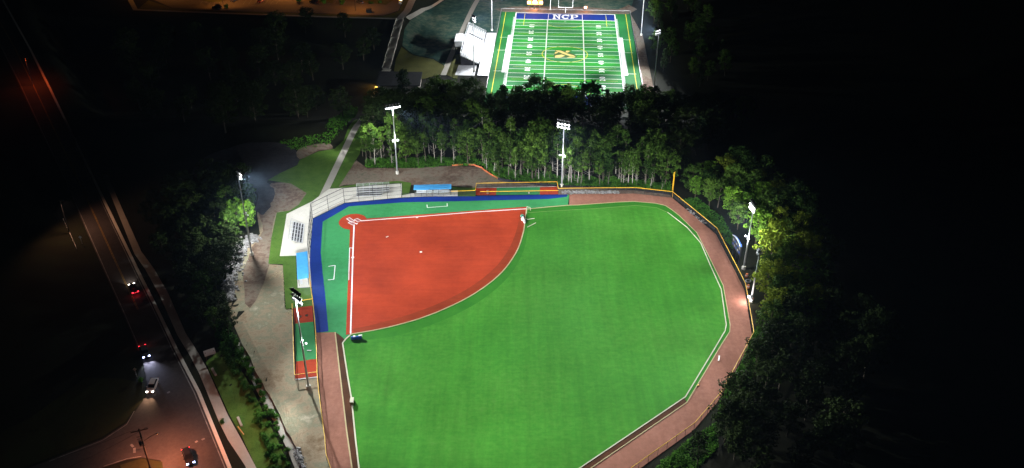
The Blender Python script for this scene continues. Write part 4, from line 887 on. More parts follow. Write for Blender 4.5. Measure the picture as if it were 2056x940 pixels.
m = MB(); m.add([fb(a_front - 1, b1 + .6, .25), fb(a_front - 9, b1 + .6, .25), fb(a_front - 9.4, b1 + 12, .25), fb(a_front - 1, b1 + 12, .25)], [(0, 1, 2, 3)]); m.build('end_platform', 'stand_white', gs)
pbx = fb(a_front - .9 * n_r - 2.2, bm_ + 2); pb_ = empty('press_box', Vector((pbx.x, pbx.y, ZF)), 'white press box raised behind the middle of the grandstand', 'press box')
q_ = Vector((pbx.x, pbx.y, ZF)); MB().box(q_ + z * 4.6, (3.2, 9, 2.6), FBT).build('cabin', 'stand_white', pb_); MB().box(q_ + z * 6.0, (3.6, 9.6, .2), FBT).build('roof', 'stand_white', pb_)
for i in (-1, 1):
    for j in (-1, 1): MB().tube(q_ + X * 1.4 * i + Yb * 4 * j, q_ + X * 1.4 * i + Yb * 4 * j + z * 3.4, .12, .12, 6).build('stilt', 'dark_metal', pb_)
for j in range(4): MB().box(q_ + X * 1.63 + Yb * (-3.2 + 2.1 * j) + z * 4.8, (.05, 1.6, 1.2), FBT).build('window', 'car_glass', pb_)
m = MB()
for hh in (7.1, 6.6):
    m.path([q_ + X * 1.7 + Yb * 4.6 + z * hh, q_ + X * 1.7 - Yb * 4.6 + z * hh, q_ - X * 1.7 - Yb * 4.6 + z * hh, q_ - X * 1.7 + Yb * 4.6 + z * hh, q_ + X * 1.7 + Yb * 4.6 + z * hh], .05, 5)
m.build('roof_rail', 'dark_metal', pb_)

# field house with dark roof
rc = [atz(x, y, ZF + 4) for x, y in ((761, 143), (848, 144.5), (843, 172), (755, 172))]
fh = empty('field_house', Vector((rc[3].x, rc[3].y, ZF)), 'low building with flat dark roof half hidden by trees at the foot of the stairs', 'building')
m = MB(); v = [Vector((p.x, p.y, ZF + 4.0)) for p in rc]; m.add(v + [p - z * .35 for p in v], [(3, 2, 1, 0), (4, 5, 6, 7)] + [(i, (i + 1) % 4, 4 + (i + 1) % 4, 4 + i) for i in range(4)]); m.build('roof', 'dark_roof', fh)
cc = sum(v, Vector()) / 4; w_ = [cc + (p - cc) * .94 for p in v]
m = MB(); m.add([Vector((p.x, p.y, ZF + 3.64)) for p in w_] + [Vector((p.x, p.y, ZF - .5)) for p in w_], [(i, (i + 1) % 4, 4 + (i + 1) % 4, 4 + i) for i in range(4)]); m.build('wall', 'block_wall', fh)
wp = w_[3].lerp(w_[0], .55); lp = MB().box(Vector((wp.x - .3, wp.y, ZF + 3.1)), (.4, .5, .35)); lo = lp.build('wall_lamp', 'dark_metal', fh); MB().box(Vector((wp.x - .42, wp.y, ZF + 2.9)), (.2, .4, .12)).build('lens', 'sodium_glow', lo)
spot('wall_lamp_light', Vector((wp.x - .9, wp.y, ZF + 2.9)), Vector((wp.x - 4, wp.y - 2, ZF)), 2600, 140, .6, (1, .5, .1), .2, fh)
wp = w_[1].lerp(w_[2], .6); lo = MB().box(Vector((wp.x + .3, wp.y, ZF + 3.1)), (.4, .5, .35)).build('wall_lamp', 'dark_metal', fh)
MB().box(Vector((wp.x + .12, wp.y - 1.6, ZF + 1.1)), (.1, 1.1, 2.2)).build('door', 'grey_cloth', fh)

# ================================================================== ROADSIDE
# utility pole
q = atz(303, 945, ZR); tpx = atz(262, 848, ZR + 11.6); up_ = empty('utility_pole', q, 'dark wooden utility pole with crossarm and street lamp at the road junction', 'utility pole')
top = q + z * 11.6
MB().tube(q, top, .2, .13, 8).build('pole', 'wood_pole', up_)
ad = Vector((.93, .36, 0))
MB().beam(top - z * .5 - ad * 1.6, top - z * .5 + ad * 1.6, .16, .16).build('crossarm', 'wood_pole', up_)
for k in (-1.5, -1.1, 1.1, 1.5): MB().tube(top - z * .42 + ad * k, top - z * .1 + ad * k, .08, .05, 6).build('insulator', 'dark_metal', up_)
for k, zz in ((-.35, 2.0), (-.35, 2.6)): MB().beam(top - z * zz - ad * .8, top - z * zz, .14, .1).build('bracket', 'dark_metal', up_)
MB().tube(top - z * 4.2 - ad * .45, top - z * 3.2 - ad * .45, .3, .3, 10).build('transformer', 'dark_metal', up_)
arm = top - z * 3.6; le = arm + Vector((2.3, 1.4, .9)); al = MB().path([arm, arm + Vector((1.2, .7, .65)), le], .05, 6).build('lamp_arm', 'dark_metal', up_)
MB().blob(le + Vector((.25, .15, -.02)), (.8, .45, .22), 0, 0).build('lamp_head', 'dark_metal', al); MB().blob(le + Vector((.25, .15, -.12)), (.5, .3, .12), 0, 0).build('lamp_glass', 'sodium_glow', al)
spot('street_light', le + Vector((.25, .15, -.3)), le + Vector((1.5, 1.5, -12)), 20000, 160, .7, (1, .3, .15), .25, up_)
for k in (-1.5, 1.5):
    a = top + ad * k - z * .1; e = atz(-120, 1000 + k * 20, ZR + 9); cu = [a.lerp(e, i / 10) - z * (1.8 * (1 - (2 * i / 10 - 1) ** 2)) for i in range(11)]
    w = MB().path(cu, .025, 4).build('power_line', 'black_fabric', up_)
q = atz(291, 912, ZR); sp_ = empty('street_sign', q, 'small street name sign on a post at the junction corner', 'sign'); MB().tube(q, q + z * 2.6, .04, .04, 6).build('post', 'dark_metal', sp_); MB().beam(q + z * 2.4 - ad * .5, q + z * 2.4 + ad * .5, .04, .25).build('plate', 'dark_metal', sp_)
# roundish road sign by the verge
def road_sign(px, py, label, tilt, faced):
    q = atz(px, py, ZR); o = empty('road_sign', q, label, 'sign', 'road signs on the left verge'); MB().tube(q, q + z * 2.4, .05, .05, 6).build('post', 'galvanised', o)
    f_ = Vector(faced).normalized(); s_ = f_.cross(z); c = q + z * 2.3 + f_ * .07
    MB().add([c + s_ * .5, c + z * .5, c - s_ * .5, c - z * .5, c + s_ * .5 - f_ * .03, c + z * .5 - f_ * .03, c - s_ * .5 - f_ * .03, c - z * .5 - f_ * .03], [(0, 1, 2, 3), (7, 6, 5, 4), (0, 4, 5, 1), (1, 5, 6, 2), (2, 6, 7, 3), (3, 7, 4, 0)]).build('plate', 'aluminium', o)
road_sign(275, 757, 'diamond sign on a post beside the small lit bush at the road', 0, (.2, -1, .5)); road_sign(165, 490, 'dim diamond sign on a post far along the left side of the road', 0, (.2, -1, .5))
# guardrail
g0, g1 = atz(128, 443, ZR), atz(154, 500, ZR); gr = empty('guardrail', g0, 'thin steel guardrail on the dark verge left of the road', 'guardrail')
MB().beam(g0 + z * .65, g1 + z * .65, .08, .3).build('rail', 'galvanised', gr)
for i in range(9): MB().beam(g0.lerp(g1, i / 8), g0.lerp(g1, i / 8) + z * .7, .12, .12).build('post', 'galvanised', gr)
# white notice board on posts by the sidewalk
q = at(424, 722); nb = empty('notice_board', q, 'white notice board on two posts on the grass by the sidewalk', 'sign')
bd = Vector((.85, .52, 0)); pn_ = Vector((.4, -.65, .65)).normalized()
for k in (-1, 1): MB().tube(q + bd * k, q + bd * k + z * 2.4, .07, .07, 6).build('post', 'wood_bench', nb)
c = q + z * 2.2; v_ = pn_.cross(bd).normalized(); MB().add([c + bd * 1.3 * a + v_ * .7 * b + pn_ * e for e in (.05, 0) for a, b in ((-1, -1), (1, -1), (1, 1), (-1, 1))], [(0, 1, 2, 3), (7, 6, 5, 4), (0, 4, 5, 1), (1, 5, 6, 2), (2, 6, 7, 3), (3, 7, 4, 0)]).build('panel', 'white_paint', nb)
for i, (x0, y0, x1, y1, lb) in enumerate(((426, 742, 434, 756, 'short dark retaining kerb beside the sidewalk near the notice board'), (478, 840, 486, 858, 'pale concrete block on the grass by the lower sidewalk'))):
    tag(MB().beam(at(x0, y0, .25), at(x1, y1, .25), .5, .5).build('concrete_block', 'path_concrete'), lb, 'block')
tag(MB().tube(at(478, 858, .2), at(490, 874, .2), .12, .12, 6).build('pipe', 'line_orange'), 'yellow pipe lying on the grass beside the lower sidewalk', 'pipe')

# ================================================================== CARS
def car(loc, yaw, paint, label, lights='headlight_white', lit=(True, False), suv=0.0, group='cars on the road', beams=0, bcol=(1, .9, .8), red=0):
    root = empty('car', (0, 0, 0), label, 'car', group)
    L, Wd = 4.6, 1.82; Hh = 1.45 + suv
    # body loft: x along length (front +), rings of half-profile
    secs = [(-2.3, .62, .45, .78), (-2.22, .84, .3, .95), (-1.5, .9, .22, 1.0), (0, .91, .2, .98), (1.2, .9, .22, .93), (2.0, .84, .28, .8), (2.3, .62, .4, .62)]
    vs = []; fs = []
    for x, w, zb, zt in secs:
        zt += suv * .5
        vs += [(w * .9, x, zb), (w, x, zb + .15), (w, x, zt - .12), (w * .86, x, zt), (-w * .86, x, zt), (-w, x, zt - .12), (-w, x, zb + .15), (-w * .9, x, zb)]
    for i in range(len(secs) - 1):
        for j in range(8): a = i * 8; fs.append((a + j, a + (j + 1) % 8, a + 8 + (j + 1) % 8, a + 8 + j))
    fs += [tuple(range(7, -1, -1)), tuple(range(len(vs) - 8, len(vs)))]
    b = MB().add(vs, fs)
    b.build('body', paint, root)
    x0, x1, x2, x3 = (-2.0 if suv else -1.75), -1.35 if not suv else -1.8, .35, 1.15; zt = .97 + suv * .5
    MB().add([(s * w, x, zz) for x, w, zz in ((x0, .78, zt - .03), (x1, .64, Hh - .05), (x2, .64, Hh - .05), (x3, .78, zt - .06)) for s in (-1, 1)], [(0, 2, 3, 1), (2, 4, 5, 3), (4, 6, 7, 5), (0, 6, 4, 2), (1, 3, 5, 7), (0, 1, 7, 6)]).build('windows', 'car_glass', root)
    MB().add([(s * .6, x, zz) for x, zz in ((x1 - .05, Hh - .04), (x1 - .05, Hh + .02), (x2 + .05, Hh - .04), (x2 + .05, Hh + .02)) for s in (-1, 1)], [(2, 3, 7, 6), (0, 1, 3, 2), (4, 6, 7, 5), (0, 2, 6, 4), (1, 5, 7, 3)]).build('roof', paint, root)
    for sx_ in (-1, 1):
        for y_ in (-1.4, 1.42):
            w = MB().tube((sx_ * .72, y_, .33), (sx_ * .93, y_, .33), .33, .33, 14).build('wheel', 'tyre', root)
            MB().tube((sx_ * .93, y_, .33), (sx_ * .945, y_, .33), .2, .18, 10).build('rim', 'rim', w)
        MB().box((sx_ * .62, 2.16, .66 + suv * .3), (.4, .26, .2)).build('headlight', lights if lit[0] else 'head_off', root)
        MB().box((sx_ * .66, -2.25, .8 + suv * .4), (.36, .2, .24)).build('taillight', 'tail_red' if lit[1] else 'tail_off', root)
        MB().box((sx_ * .99, .75, 1.0 + suv * .4), (.2, .16, .14)).build('wing_mirror', paint, root)
    MB().box((0, -2.31, .62), (.5, .04, .14)).build('number_plate', 'white_paint', root)
    if beams:
        for sx_ in (-.62, .62):
            l = spot('headlamp_beam', (sx_, 2.5, .75), (sx_ * 1.3, 14, -.1), beams, 70, .8, bcol, .08, root)
    if red: point('tail_glow', (0, -2.9, .8), red, (1, .03, .04), .1, root)
    root.location = loc; root.rotation_euler.z = yaw
    return root
def heading(i0, i1): 
    d = road_c[i1] - road_c[i0]; return math.atan2(d.y, d.x) - math.pi / 2
up_y = heading(3, 6); dn = up_y + math.pi
def rz(px, py): p = atz(px, py, ZR + .7); p.z = ZR + .06; return p
car(rz(268, 579), up_y, 'car_black', 'dark car with red tail lights driving away up the road', lit=(True, True), beams=600, red=40)
car(rz(290, 706), heading(2, 4) + math.pi, 'car_grey', 'dark car with bluish headlights approaching behind the white car', 'headlight_blue', (True, True), beams=3200, bcol=(.62, .68, 1), red=25)
car(rz(306, 774), math.pi + .06, 'car_white', 'white car with warm headlights turning at the junction', 'headlight_white', (True, False), beams=1800, bcol=(1, .6, .35))
car(rz(378, 917), heading(0, 2) + math.pi + .05, 'car_black', 'glossy black car at the bottom of the road with one bright headlight in view', 'headlight_blue', (True, True), suv=.15, beams=600, red=30)
def parked(px, py, yaw, paint, label, suv=0): 
    p = atz(px, py, ZP + .6); p.z = ZP + .07; return car(p, yaw, paint, label, lit=(False, False), suv=suv, group='cars parked beyond the wood')
parked(804, 3, .05, 'car_white', 'white car parked at the right end of the car park'); parked(435, 15, 1.45, 'car_black', 'dark pickup-like car at the left of the car park', .35)
parked(524, 2, -.3, 'car_red', 'reddish car parked among the lines left of the round islands'); parked(630, 4, 1.2, 'car_black', 'dark car between the two middle shrubs of the car park', .1); parked(722, 4, .9, 'car_grey', 'grey car at the island on the right of the car park')
parked(470, 0, -.3, 'car_grey', 'grey car at the top edge of the car park left of the reddish car')
# car park lamps
def lot_lamp(px, py, label, w, tgt=(0, 0), glow=True, col=SODIUM, zz=ZP, h=11.0):
    q = atz(px, py, zz); o = empty('street_lamp', q, label, 'street lamp', 'street lamps of the car park and road'); MB().tube(q, q + z * h, .12, .08, 8).build('pole', 'dark_metal', o)
    hd = MB().box(q + z * h + Vector((.5, 0, 0)), (1.2, .45, .18)).build('lamp_head', 'dark_metal', o); MB().box(q + z * (h - .07) + Vector((.5, 0, 0)), (.5, .3, .06)).build('lamp_glass', 'sodium_glow', hd)
    spot('lamp_light', q + z * (h - .3) + Vector((.7, 0, 0)), q + Vector((.7 + tgt[0], tgt[1], 0)), w, 165, .4, col, .3, o)
lot_lamp(714, 22, 'dark lamp post near the dumpster at the front edge of the car park', 6000, (0, 8)); lot_lamp(448, 8, 'dark lamp post beside the dark pickup-like car', 6000, (0, 8)); lot_lamp(580, -12, 'lamp post beyond the middle of the car park', 15000); lot_lamp(340, -20, 'lamp post beyond the left end of the car park', 9000); lot_lamp(800, -30, 'lamp post beyond the right end of the car park', 10000)
lot_lamp(66, 172, 'roadside lamp post throwing red light on the upper left road', 3000, (-3, -2), col=(1, .12, .02), zz=ZR)
lot_lamp(140, 470, 'added dim lamp post on the dark left verge halfway up the road', 4800, (8, -3), col=(1, .5, .3), zz=ZR)  # post added to bring warm light onto the middle road
q = atz(741, 25, ZP); db = empty('dumpster', q, 'dark dumpster at the front edge of the car park', 'dumpster'); MB().box(q + z * .8, (2.2, 1.6, 1.5), .05, top=1.1).build('bin', 'dark_metal', db); MB().box(q + z * 1.6, (2.5, 1.9, .12), .05).build('lid', 'black_fabric', db)

# ================================================================== TREES
def leaves(mb, c, r, n, size, q):
    for i in range(n):
        while True:
            v = Vector((q.uniform(-1, 1), q.uniform(-1, 1), q.uniform(-1, 1)))
            if .15 < v.length < 1: break
        p = Vector(c) + Vector((v.x * r[0], v.y * r[1], v.z * r[2]))
        nrm = (v + Vector((q.uniform(-.8, .8), q.uniform(-.8, .8), q.uniform(-.2, 1.1)))).normalized()
        u = nrm.cross(Vector((q.uniform(-1, 1), q.uniform(-1, 1), q.uniform(-1, 1)))).normalized(); w = nrm.cross(u)
        s = size * q.uniform(.55, 1.3); t_ = q.uniform(.5, .9)
        mb.add([p - u * s * .5, p + w * s * .5 * t_ + nrm * s * .12, p + u * s * .5, p - w * s * .5 * t_ + nrm * s * .1], [(0, 1, 2, 3)])
def tree_proto(kind, seed, leaf, bark):
    q = random.Random(seed); tr = MB(); cr_ = MB(); Ht = 14.0
    lean = Vector((q.uniform(-.05, .05), q.uniform(-.05, .05), 1)).normalized()
    if kind == 'broad':
        hw, c0, c1 = 3.7, .28, 1.0; r0 = .24
    elif kind == 'slim':
        hw, c0, c1 = 1.75, .47, 1.0; r0 = .15
    elif kind == 'pine':
        hw, c0, c1 = 2.5, .2, 1.0; r0 = .2
    elif kind == 'round':
        hw, c0, c1 = 5.0, .2, 1.0; r0 = .28
    pts = [lean * Ht * t_ + Vector((q.uniform(-.15, .15), q.uniform(-.15, .15), 0)) * (t_ > 0) for t_ in (0, .25, .5, .75, .93)]
    rr = [r0, r0 * .8, r0 * .58, r0 * .36, r0 * .12]
    for i in range(4): tr.tube(pts[i], pts[i + 1], rr[i], rr[i + 1], 7, cap=False)
    def axis(t_): 
        k = min(3, int(t_ * 4)); return pts[k].lerp(pts[k + 1], t_ * 4 - k)
    nb = {'broad': 30, 'slim': 15, 'pine': 34, 'round': 46}[kind]
    for i in range(nb):
        t_ = c0 + (c1 - c0) * ((i + q.random()) / nb); an = i * 2.4 + q.uniform(-.5, .5)
        k = (t_ - c0) / (c1 - c0)
        if kind == 'pine': wid = hw * (1 - k) ** .8 + .35
        elif kind == 'slim': wid = hw * (math.sin(math.pi * min(1, .18 + .78 * k)) ** .7)
        else: wid = hw * (math.sin(math.pi * min(1, .14 + .8 * k)) ** .6)
        rad = wid * q.uniform(.35, 1.0)
        a = axis(min(.98, max(.05, t_ - .10))); rise = {'broad': .28, 'slim': .4, 'pine': -.05, 'round': .25}[kind] * rad
        e = axis(min(1, t_)) + Vector((math.cos(an) * rad, math.sin(an) * rad, rise * .5))
        tr.tube(a, a.lerp(e, .9), r0 * .3 * (1.1 - t_), .025, 4, cap=False)
        cs = {'broad': 1.15, 'slim': .8, 'pine': .75, 'round': 1.25}[kind] * q.uniform(.65, 1.25)
        leaves(cr_, e, (cs, cs, cs * .72), int({'broad': 40, 'slim': 36, 'pine': 30, 'round': 44}[kind]), {'broad': .62, 'slim': .52, 'pine': .5, 'round': .62}[kind], q)
        if q.random() < .7: leaves(cr_, a.lerp(e, .6), (cs * .7, cs * .7, cs * .5), 12, .5, q)
    if kind == 'slim':   # bare dead side branches low on the stem
        for i in range(16):
            t_ = q.uniform(.12, .5); an = q.uniform(0, 6.28); a = axis(t_); L = q.uniform(.6, 2.0)
            m_ = a + Vector((math.cos(an) * L * .6, math.sin(an) * L * .6, L * .35)); tr.tube(a, m_, .035, .025, 4, cap=False); tr.tube(m_, m_ + Vector((math.cos(an + .5) * L * .5, math.sin(an + .5) * L * .5, L * .4)), .025, .012, 4, cap=False)
    root = empty('tree', (0, 0, 0), None, None)
    tr.build('trunk', bark, root, True); cr_.build('crown', leaf, root)
    return root
protos = {}
for k, n, leaf, bark in (('broad', 4, 'leaf', 'bark_dark'), ('slim', 4, 'leaf', 'bark_pale'), ('pine', 2, 'leaf_pine', 'bark_dark'), ('round', 2, 'leaf', 'bark_dark')):
    protos[k] = [tree_proto(k, 100 * n + i + len(k), leaf, 'bark_mid' if k == 'slim' and i % 2 else bark) for i in range(n)]
protos['bright'] = [tree_proto('broad', 900 + i, 'leaf_lit', 'bark_dark') for i in range(2)]  # bright set: lamplight partly put into the leaf colour
protos['yellow'] = [tree_proto('broad', 950, 'leaf_yellow', 'bark_dark')]
protos['dark'] = [tree_proto(c, 970 + i, 'leaf_shade', 'bark_dark') for i, c in enumerate(['round', 'broad', 'round', 'broad'])]  # dark set: shade of the unlit woods is in the leaf colour
used = set(); TREES = []
NAMES = {'broad': 'broadleaf_tree', 'slim': 'slender_tree', 'pine': 'pine_tree', 'round': 'broadleaf_tree', 'bright': 'broadleaf_tree', 'yellow': 'broadleaf_tree', 'dark': 'broadleaf_tree'}
def tree(kind, p, h, label, group, wide=1.0):
    i = rnd.randrange(len(protos[kind])); pr_ = protos[kind][i]
    if (kind, i) in used: o = copy_tree(pr_)
    else: o = pr_; used.add((kind, i))
    o.name = NAMES[kind]
    o.location = (p[0], p[1], H(p[0], p[1]) - .1); s = h / 14
    o.scale = (s * wide, s * wide, s); o.rotation_euler = (0, 0, rnd.uniform(0, 6.28))
    tag(o, label, 'tree', group); TREES.append((p[0], p[1])); return o
def inpoly(x, y, P):
    c = False; j = len(P) - 1
    for i in range(len(P)):
        if (P[i].y > y) != (P[j].y > y) and x < (P[j].x - P[i].x) * (y - P[i].y) / (P[j].y - P[i].y) + P[i].x: c = not c
        j = i
    return c
WALK = [at(*p) for p in ((633, 402), (678, 314), (722, 247), (748, 201), (764, 170), (772, 150))]
def scatter(poly, gap, n, seed, world=False):
    P = [Vector((x, y, 0)) for x, y in poly] if world else [at(*p) for p in poly]; q = random.Random(seed); out = []
    x0, x1 = min(p.x for p in P), max(p.x for p in P); y0, y1 = min(p.y for p in P), max(p.y for p in P)
    for i in range(n * 60):
        x, y = q.uniform(x0, x1), q.uniform(y0, y1)
        if not inpoly(x, y, P): continue
        if seg_d(x, y, WALK)[0] < 5.5: continue
        if any((x - a) ** 2 + (y - b) ** 2 < gap * gap for a, b in out): continue
        if any((x - a) ** 2 + (y - b) ** 2 < (gap * .55) ** 2 for a, b in TREES): continue
        out.append((x, y))
        if len(out) >= n: break
    return out
# lit edge of the wood behind the outfield fence: slim stems with crowns only at the top
EDGE = [(972, 341), (985, 350), (1003, 359), (1030, 364), (1072, 367.5), (1121, 373), (1180, 376.5), (1240, 378), (1275, 379.5), (1310, 384), (1345, 388.5)]
ep = [at(*p) for p in EDGE]; Ls = [(b - a).length for a, b in zip(ep, ep[1:])]; T = sum(Ls)
def along(t):
    k = 0
    while t > Ls[k] and k < len(Ls) - 1: t -= Ls[k]; k += 1
    return ep[k].lerp(ep[k + 1], t / Ls[k])
G1 = 'slender bare-stemmed trees along the lit edge of the wood'
L1 = 'slender pale-stemmed tree with thin high crown at the lit edge behind the black silt fence'
t_ = 0
while t_ < T:
    p = along(t_); tree(rnd.choice(['slim'] * 6 + ['broad']), (p.x + rnd.uniform(-.9, .9), p.y + rnd.uniform(.4, 3.2)), rnd.choice([rnd.uniform(5.5, 9), rnd.uniform(9, 13.5), rnd.uniform(10, 14)]), L1, G1, rnd.uniform(.75, 1.35)); t_ += rnd.choice([.9, 1.6, 2.4, 3.6]) * rnd.uniform(.8, 1.25)
for row, (dy, gap, h0, h1) in enumerate(((4.5, 3.0, 11, 16), (8.8, 3.4, 13, 18.5))):
    t_ = 0
    while t_ < T:
        p = along(t_); tree(rnd.choice(['slim', 'slim', 'broad']), (p.x + rnd.uniform(-1, 1), p.y + dy + rnd.uniform(-1, 1.4)), rnd.uniform(h0, h1), 'slender pale-stemmed tree behind the first row of stems at the lit wood edge', 'slender trees just behind the lit wood edge', rnd.uniform(.9, 1.35)); t_ += gap * rnd.uniform(.75, 1.3)
# left half of the wood edge, behind the bare dirt
for x, y in scatter([(738, 336), (838, 336), (905, 331), (960, 332), (985, 346), (970, 312), (905, 296), (735, 300), (722, 318)], 3.3, 34, 3):
    tree(rnd.choice(['slim', 'slim', 'broad']), (x, y), rnd.uniform(9, 13.5), 'leafy tree at the wood edge behind the bare dirt and the six-lamp pole', 'trees behind the bare dirt', rnd.uniform(.85, 1.2))
# shadowy middle of the wood
for x, y in scatter([(-58, 279), (-20, 268), (15, 262), (48, 254), (62, 262), (80, 290), (90, 322), (40, 326), (-10, 328), (-46, 326), (-60, 300)], 5.2, 96, 11, True):
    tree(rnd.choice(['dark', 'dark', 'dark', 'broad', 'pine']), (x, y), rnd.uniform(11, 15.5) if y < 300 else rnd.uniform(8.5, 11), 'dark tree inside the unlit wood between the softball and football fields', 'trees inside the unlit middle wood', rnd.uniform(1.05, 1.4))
# silhouettes against the football field; height set so that the crowns stand where they do
SIL = [(806, 128, 'pine', 'small dark tree standing up above the dark flat roof'), (868, 146, 'round', 'dark round tree right of the dark flat roof, gaps of light through its crown'), (905, 155, 'broad', None), (945, 147, 'round', 'big dark tree covering the near end of the grandstand'), (985, 182, 'broad', None), (1012, 178, 'broad', None), (1042, 166, 'broad', None), (1070, 143, 'round', 'tallest dark tree rising over the near end of the football field'), (1098, 160, 'round', None), (1126, 184, 'broad', None), (1143, 176, 'broad', None), (1166, 190, 'broad', None), (1200, 194, 'broad', None), (1221, 170, 'pine', 'thin dark pine spiking above the treeline near the right of the football field'), (1243, 180, 'broad', None), (1268, 163, 'broad', 'ragged dark tree in front of the right sideline of the football field'), (1292, 176, 'broad', None), (1315, 186, 'broad', None), (1345, 176, 'broad', None), (770, 170, 'broad', None), (835, 170, 'broad', None)]
for i, (x, y, k, lb) in enumerate(SIL):
    yy = 327 + (i % 3) * 3; g0 = atz(x, y, 0)
    # horizontal position along the ray at depth yy, crown top from similar triangles
    r = atz(x, y, -10); s = yy / r.y; tx = r.x * s; tz = CAM_H + (r.z - CAM_H) * s
    hh = tz - H(tx, yy)
    tree(k, (tx, yy), max(4.5, min(22, hh * .93)), lb or 'dark leafy tree in the silhouetted row in front of the football field', 'dark trees in front of the football field', 1.25 if k != 'round' else 1.05)
for i in range(24):
    tx = -44 + 5.3 * i + rnd.uniform(-1.2, 1.2); ty = 320 + (i % 2) * 7 + rnd.uniform(-1, 1)
    u_, v_ = pj((tx, ty, H(tx, ty) + 11)); cap = min([s_[1] for s_ in SIL if abs(s_[0] - u_) < 26] + [999]); cap = 196 if cap > 900 else max(cap + 16, 184)
    r = atz(u_, cap, -10); s = ty / r.y; hh = CAM_H + (r.z - CAM_H) * s - H(tx, ty)
    tree('broad', (tx, ty), max(5, min(17, hh * .9)), 'dark leafy tree in the silhouetted row in front of the football field', 'dark trees in front of the football field', 1.45)
# right-hand wood
tree('bright', at(1466, 438)[:2], 10.5, 'bright green leafy tree left of the glowing pole, behind the bend of the fence', 'trees lit by the right-hand poles', 1.2)
tree('yellow', at(1548, 522)[:2], 13, 'yellow-green leafy tree just right of the slim pole', 'trees lit by the right-hand poles', 1.15)
tree('broad', at(1424, 413)[:2], 9.5, 'mid green tree between the foul pole and the bright green tree', 'trees lit by the right-hand poles', 1.1)
tree('broad', at(1512, 470)[:2], 11, 'grey-green tree behind the top of the scoreboard pole', 'trees lit by the right-hand poles', 1.0)
tree('bright', at(1395, 400)[:2], 8, 'small pale tree just right of the foul pole', 'trees lit by the right-hand poles', 1.0)
for x, y in scatter([(1385, 385), (1420, 412), (1452, 440), (1500, 480), (1535, 520), (1535, 600), (1532, 660), (1530, 700), (1640, 700), (1660, 560), (1600, 420), (1480, 360)], 4.6, 62, 21):
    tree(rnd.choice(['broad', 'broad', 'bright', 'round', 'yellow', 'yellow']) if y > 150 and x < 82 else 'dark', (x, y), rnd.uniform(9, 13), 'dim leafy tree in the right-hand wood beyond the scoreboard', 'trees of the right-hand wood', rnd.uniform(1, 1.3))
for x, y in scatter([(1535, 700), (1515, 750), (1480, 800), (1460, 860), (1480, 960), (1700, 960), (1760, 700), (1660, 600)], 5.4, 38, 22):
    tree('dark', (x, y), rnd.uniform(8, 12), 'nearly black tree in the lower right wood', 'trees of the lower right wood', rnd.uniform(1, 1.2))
for x, y, h_, lb in ((1455, 888, 11, 'dark round tree overlapping the lower right track'), (1400, 935, 9, 'dark tree in the bottom corner beside the yellow fence'), (1490, 925, 10, None)):
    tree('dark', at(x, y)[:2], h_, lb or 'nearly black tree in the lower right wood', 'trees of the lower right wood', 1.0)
# left wood above the road
tree('bright', at(500, 470)[:2], 11, 'brightly lit tree right behind the floodlight pole at the left', 'trees of the left wood', 1.0)
tree('bright', at(480, 462)[:2], 10.5, 'lit green tree just left of the brightest tree behind the left pole', 'trees of the left wood', 1.1)
tree('broad', at(468, 490)[:2], 11, 'lit olive tree at the edge of the left wood above the grey rocks', 'trees of the left wood', 1.1)
tree('broad', at(460, 440)[:2], 11, 'olive tree in the left wood behind the two brightest trees', 'trees of the left wood', 1.2)
for x, y in scatter([(478, 380), (505, 400), (508, 440), (488, 470), (470, 505), (455, 560), (450, 640), (468, 680), (440, 690), (400, 650), (350, 560), (300, 450), (330, 400), (420, 370)], 4.6, 46, 31):
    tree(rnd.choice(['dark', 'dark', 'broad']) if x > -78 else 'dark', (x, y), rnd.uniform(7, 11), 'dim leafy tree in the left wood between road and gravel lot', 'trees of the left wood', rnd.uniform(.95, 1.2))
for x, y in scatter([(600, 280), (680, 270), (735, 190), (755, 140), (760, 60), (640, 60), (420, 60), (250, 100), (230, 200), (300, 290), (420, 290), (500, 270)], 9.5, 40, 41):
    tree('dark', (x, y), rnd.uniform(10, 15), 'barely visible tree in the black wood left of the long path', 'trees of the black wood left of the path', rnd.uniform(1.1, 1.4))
for x, y in scatter([(1300, 40), (1330, 20), (1400, 20), (1480, 160), (1420, 200), (1345, 190), (1318, 120)], 5.6, 26, 51):
    tree(rnd.choice(['broad', 'broad', 'pine']), (x, y), rnd.uniform(9, 13), 'dim green tree on the right side of the football field', 'trees right of the football field', rnd.uniform(1, 1.25))
# ------------------------------------------------------------------ shrubs
def bush_proto(seed, leaf, r):
    q = random.Random(seed); m = MB()
    for i in range(9):
        a = q.uniform(0, 6.28); d_ = q.uniform(0, .7) * r; leaves(m, (math.cos(a) * d_, math.sin(a) * d_, r * q.uniform(.35, .8)), (r * .45, r * .45, r * .4), 34, .36, q)
    root = empty('shrub', (0, 0, 0)); m.build('foliage', leaf, root)
    st_ = MB()
    for i in range(4): st_.tube((0, 0, 0), (q.uniform(-.4, .4) * r, q.uniform(-.4, .4) * r, r * .7), .04, .02, 4)
    st_.build('stem', 'bark_dark', root); return root
bps = [bush_proto(i, 'brush', 1.3) for i in range(3)]; bused = set()
def bush(p, s, label, group):
    i = rnd.randrange(3); o = copy_tree(bps[i]) if i in bused else bps[i]; bused.add(i)
    o.location = (p[0], p[1], H(p[0], p[1]) - .05); o.scale = (s, s, s * rnd.uniform(.8, 1.1)); o.rotation_euler.z = rnd.uniform(0, 6.28); tag(o, label, 'shrub', group); return o
for x, y in scatter([(468, 692), (480, 694), (505, 740), (530, 785), (552, 835), (575, 890), (592, 950), (545, 960), (535, 900), (515, 850), (492, 790), (470, 730)], 1.55, 80, 61):
    bush((x, y), rnd.uniform(.6, 1.15), 'green shrub in the overgrown row between the roadside grass and the pale silt fence', 'shrubs below the gravel lot')
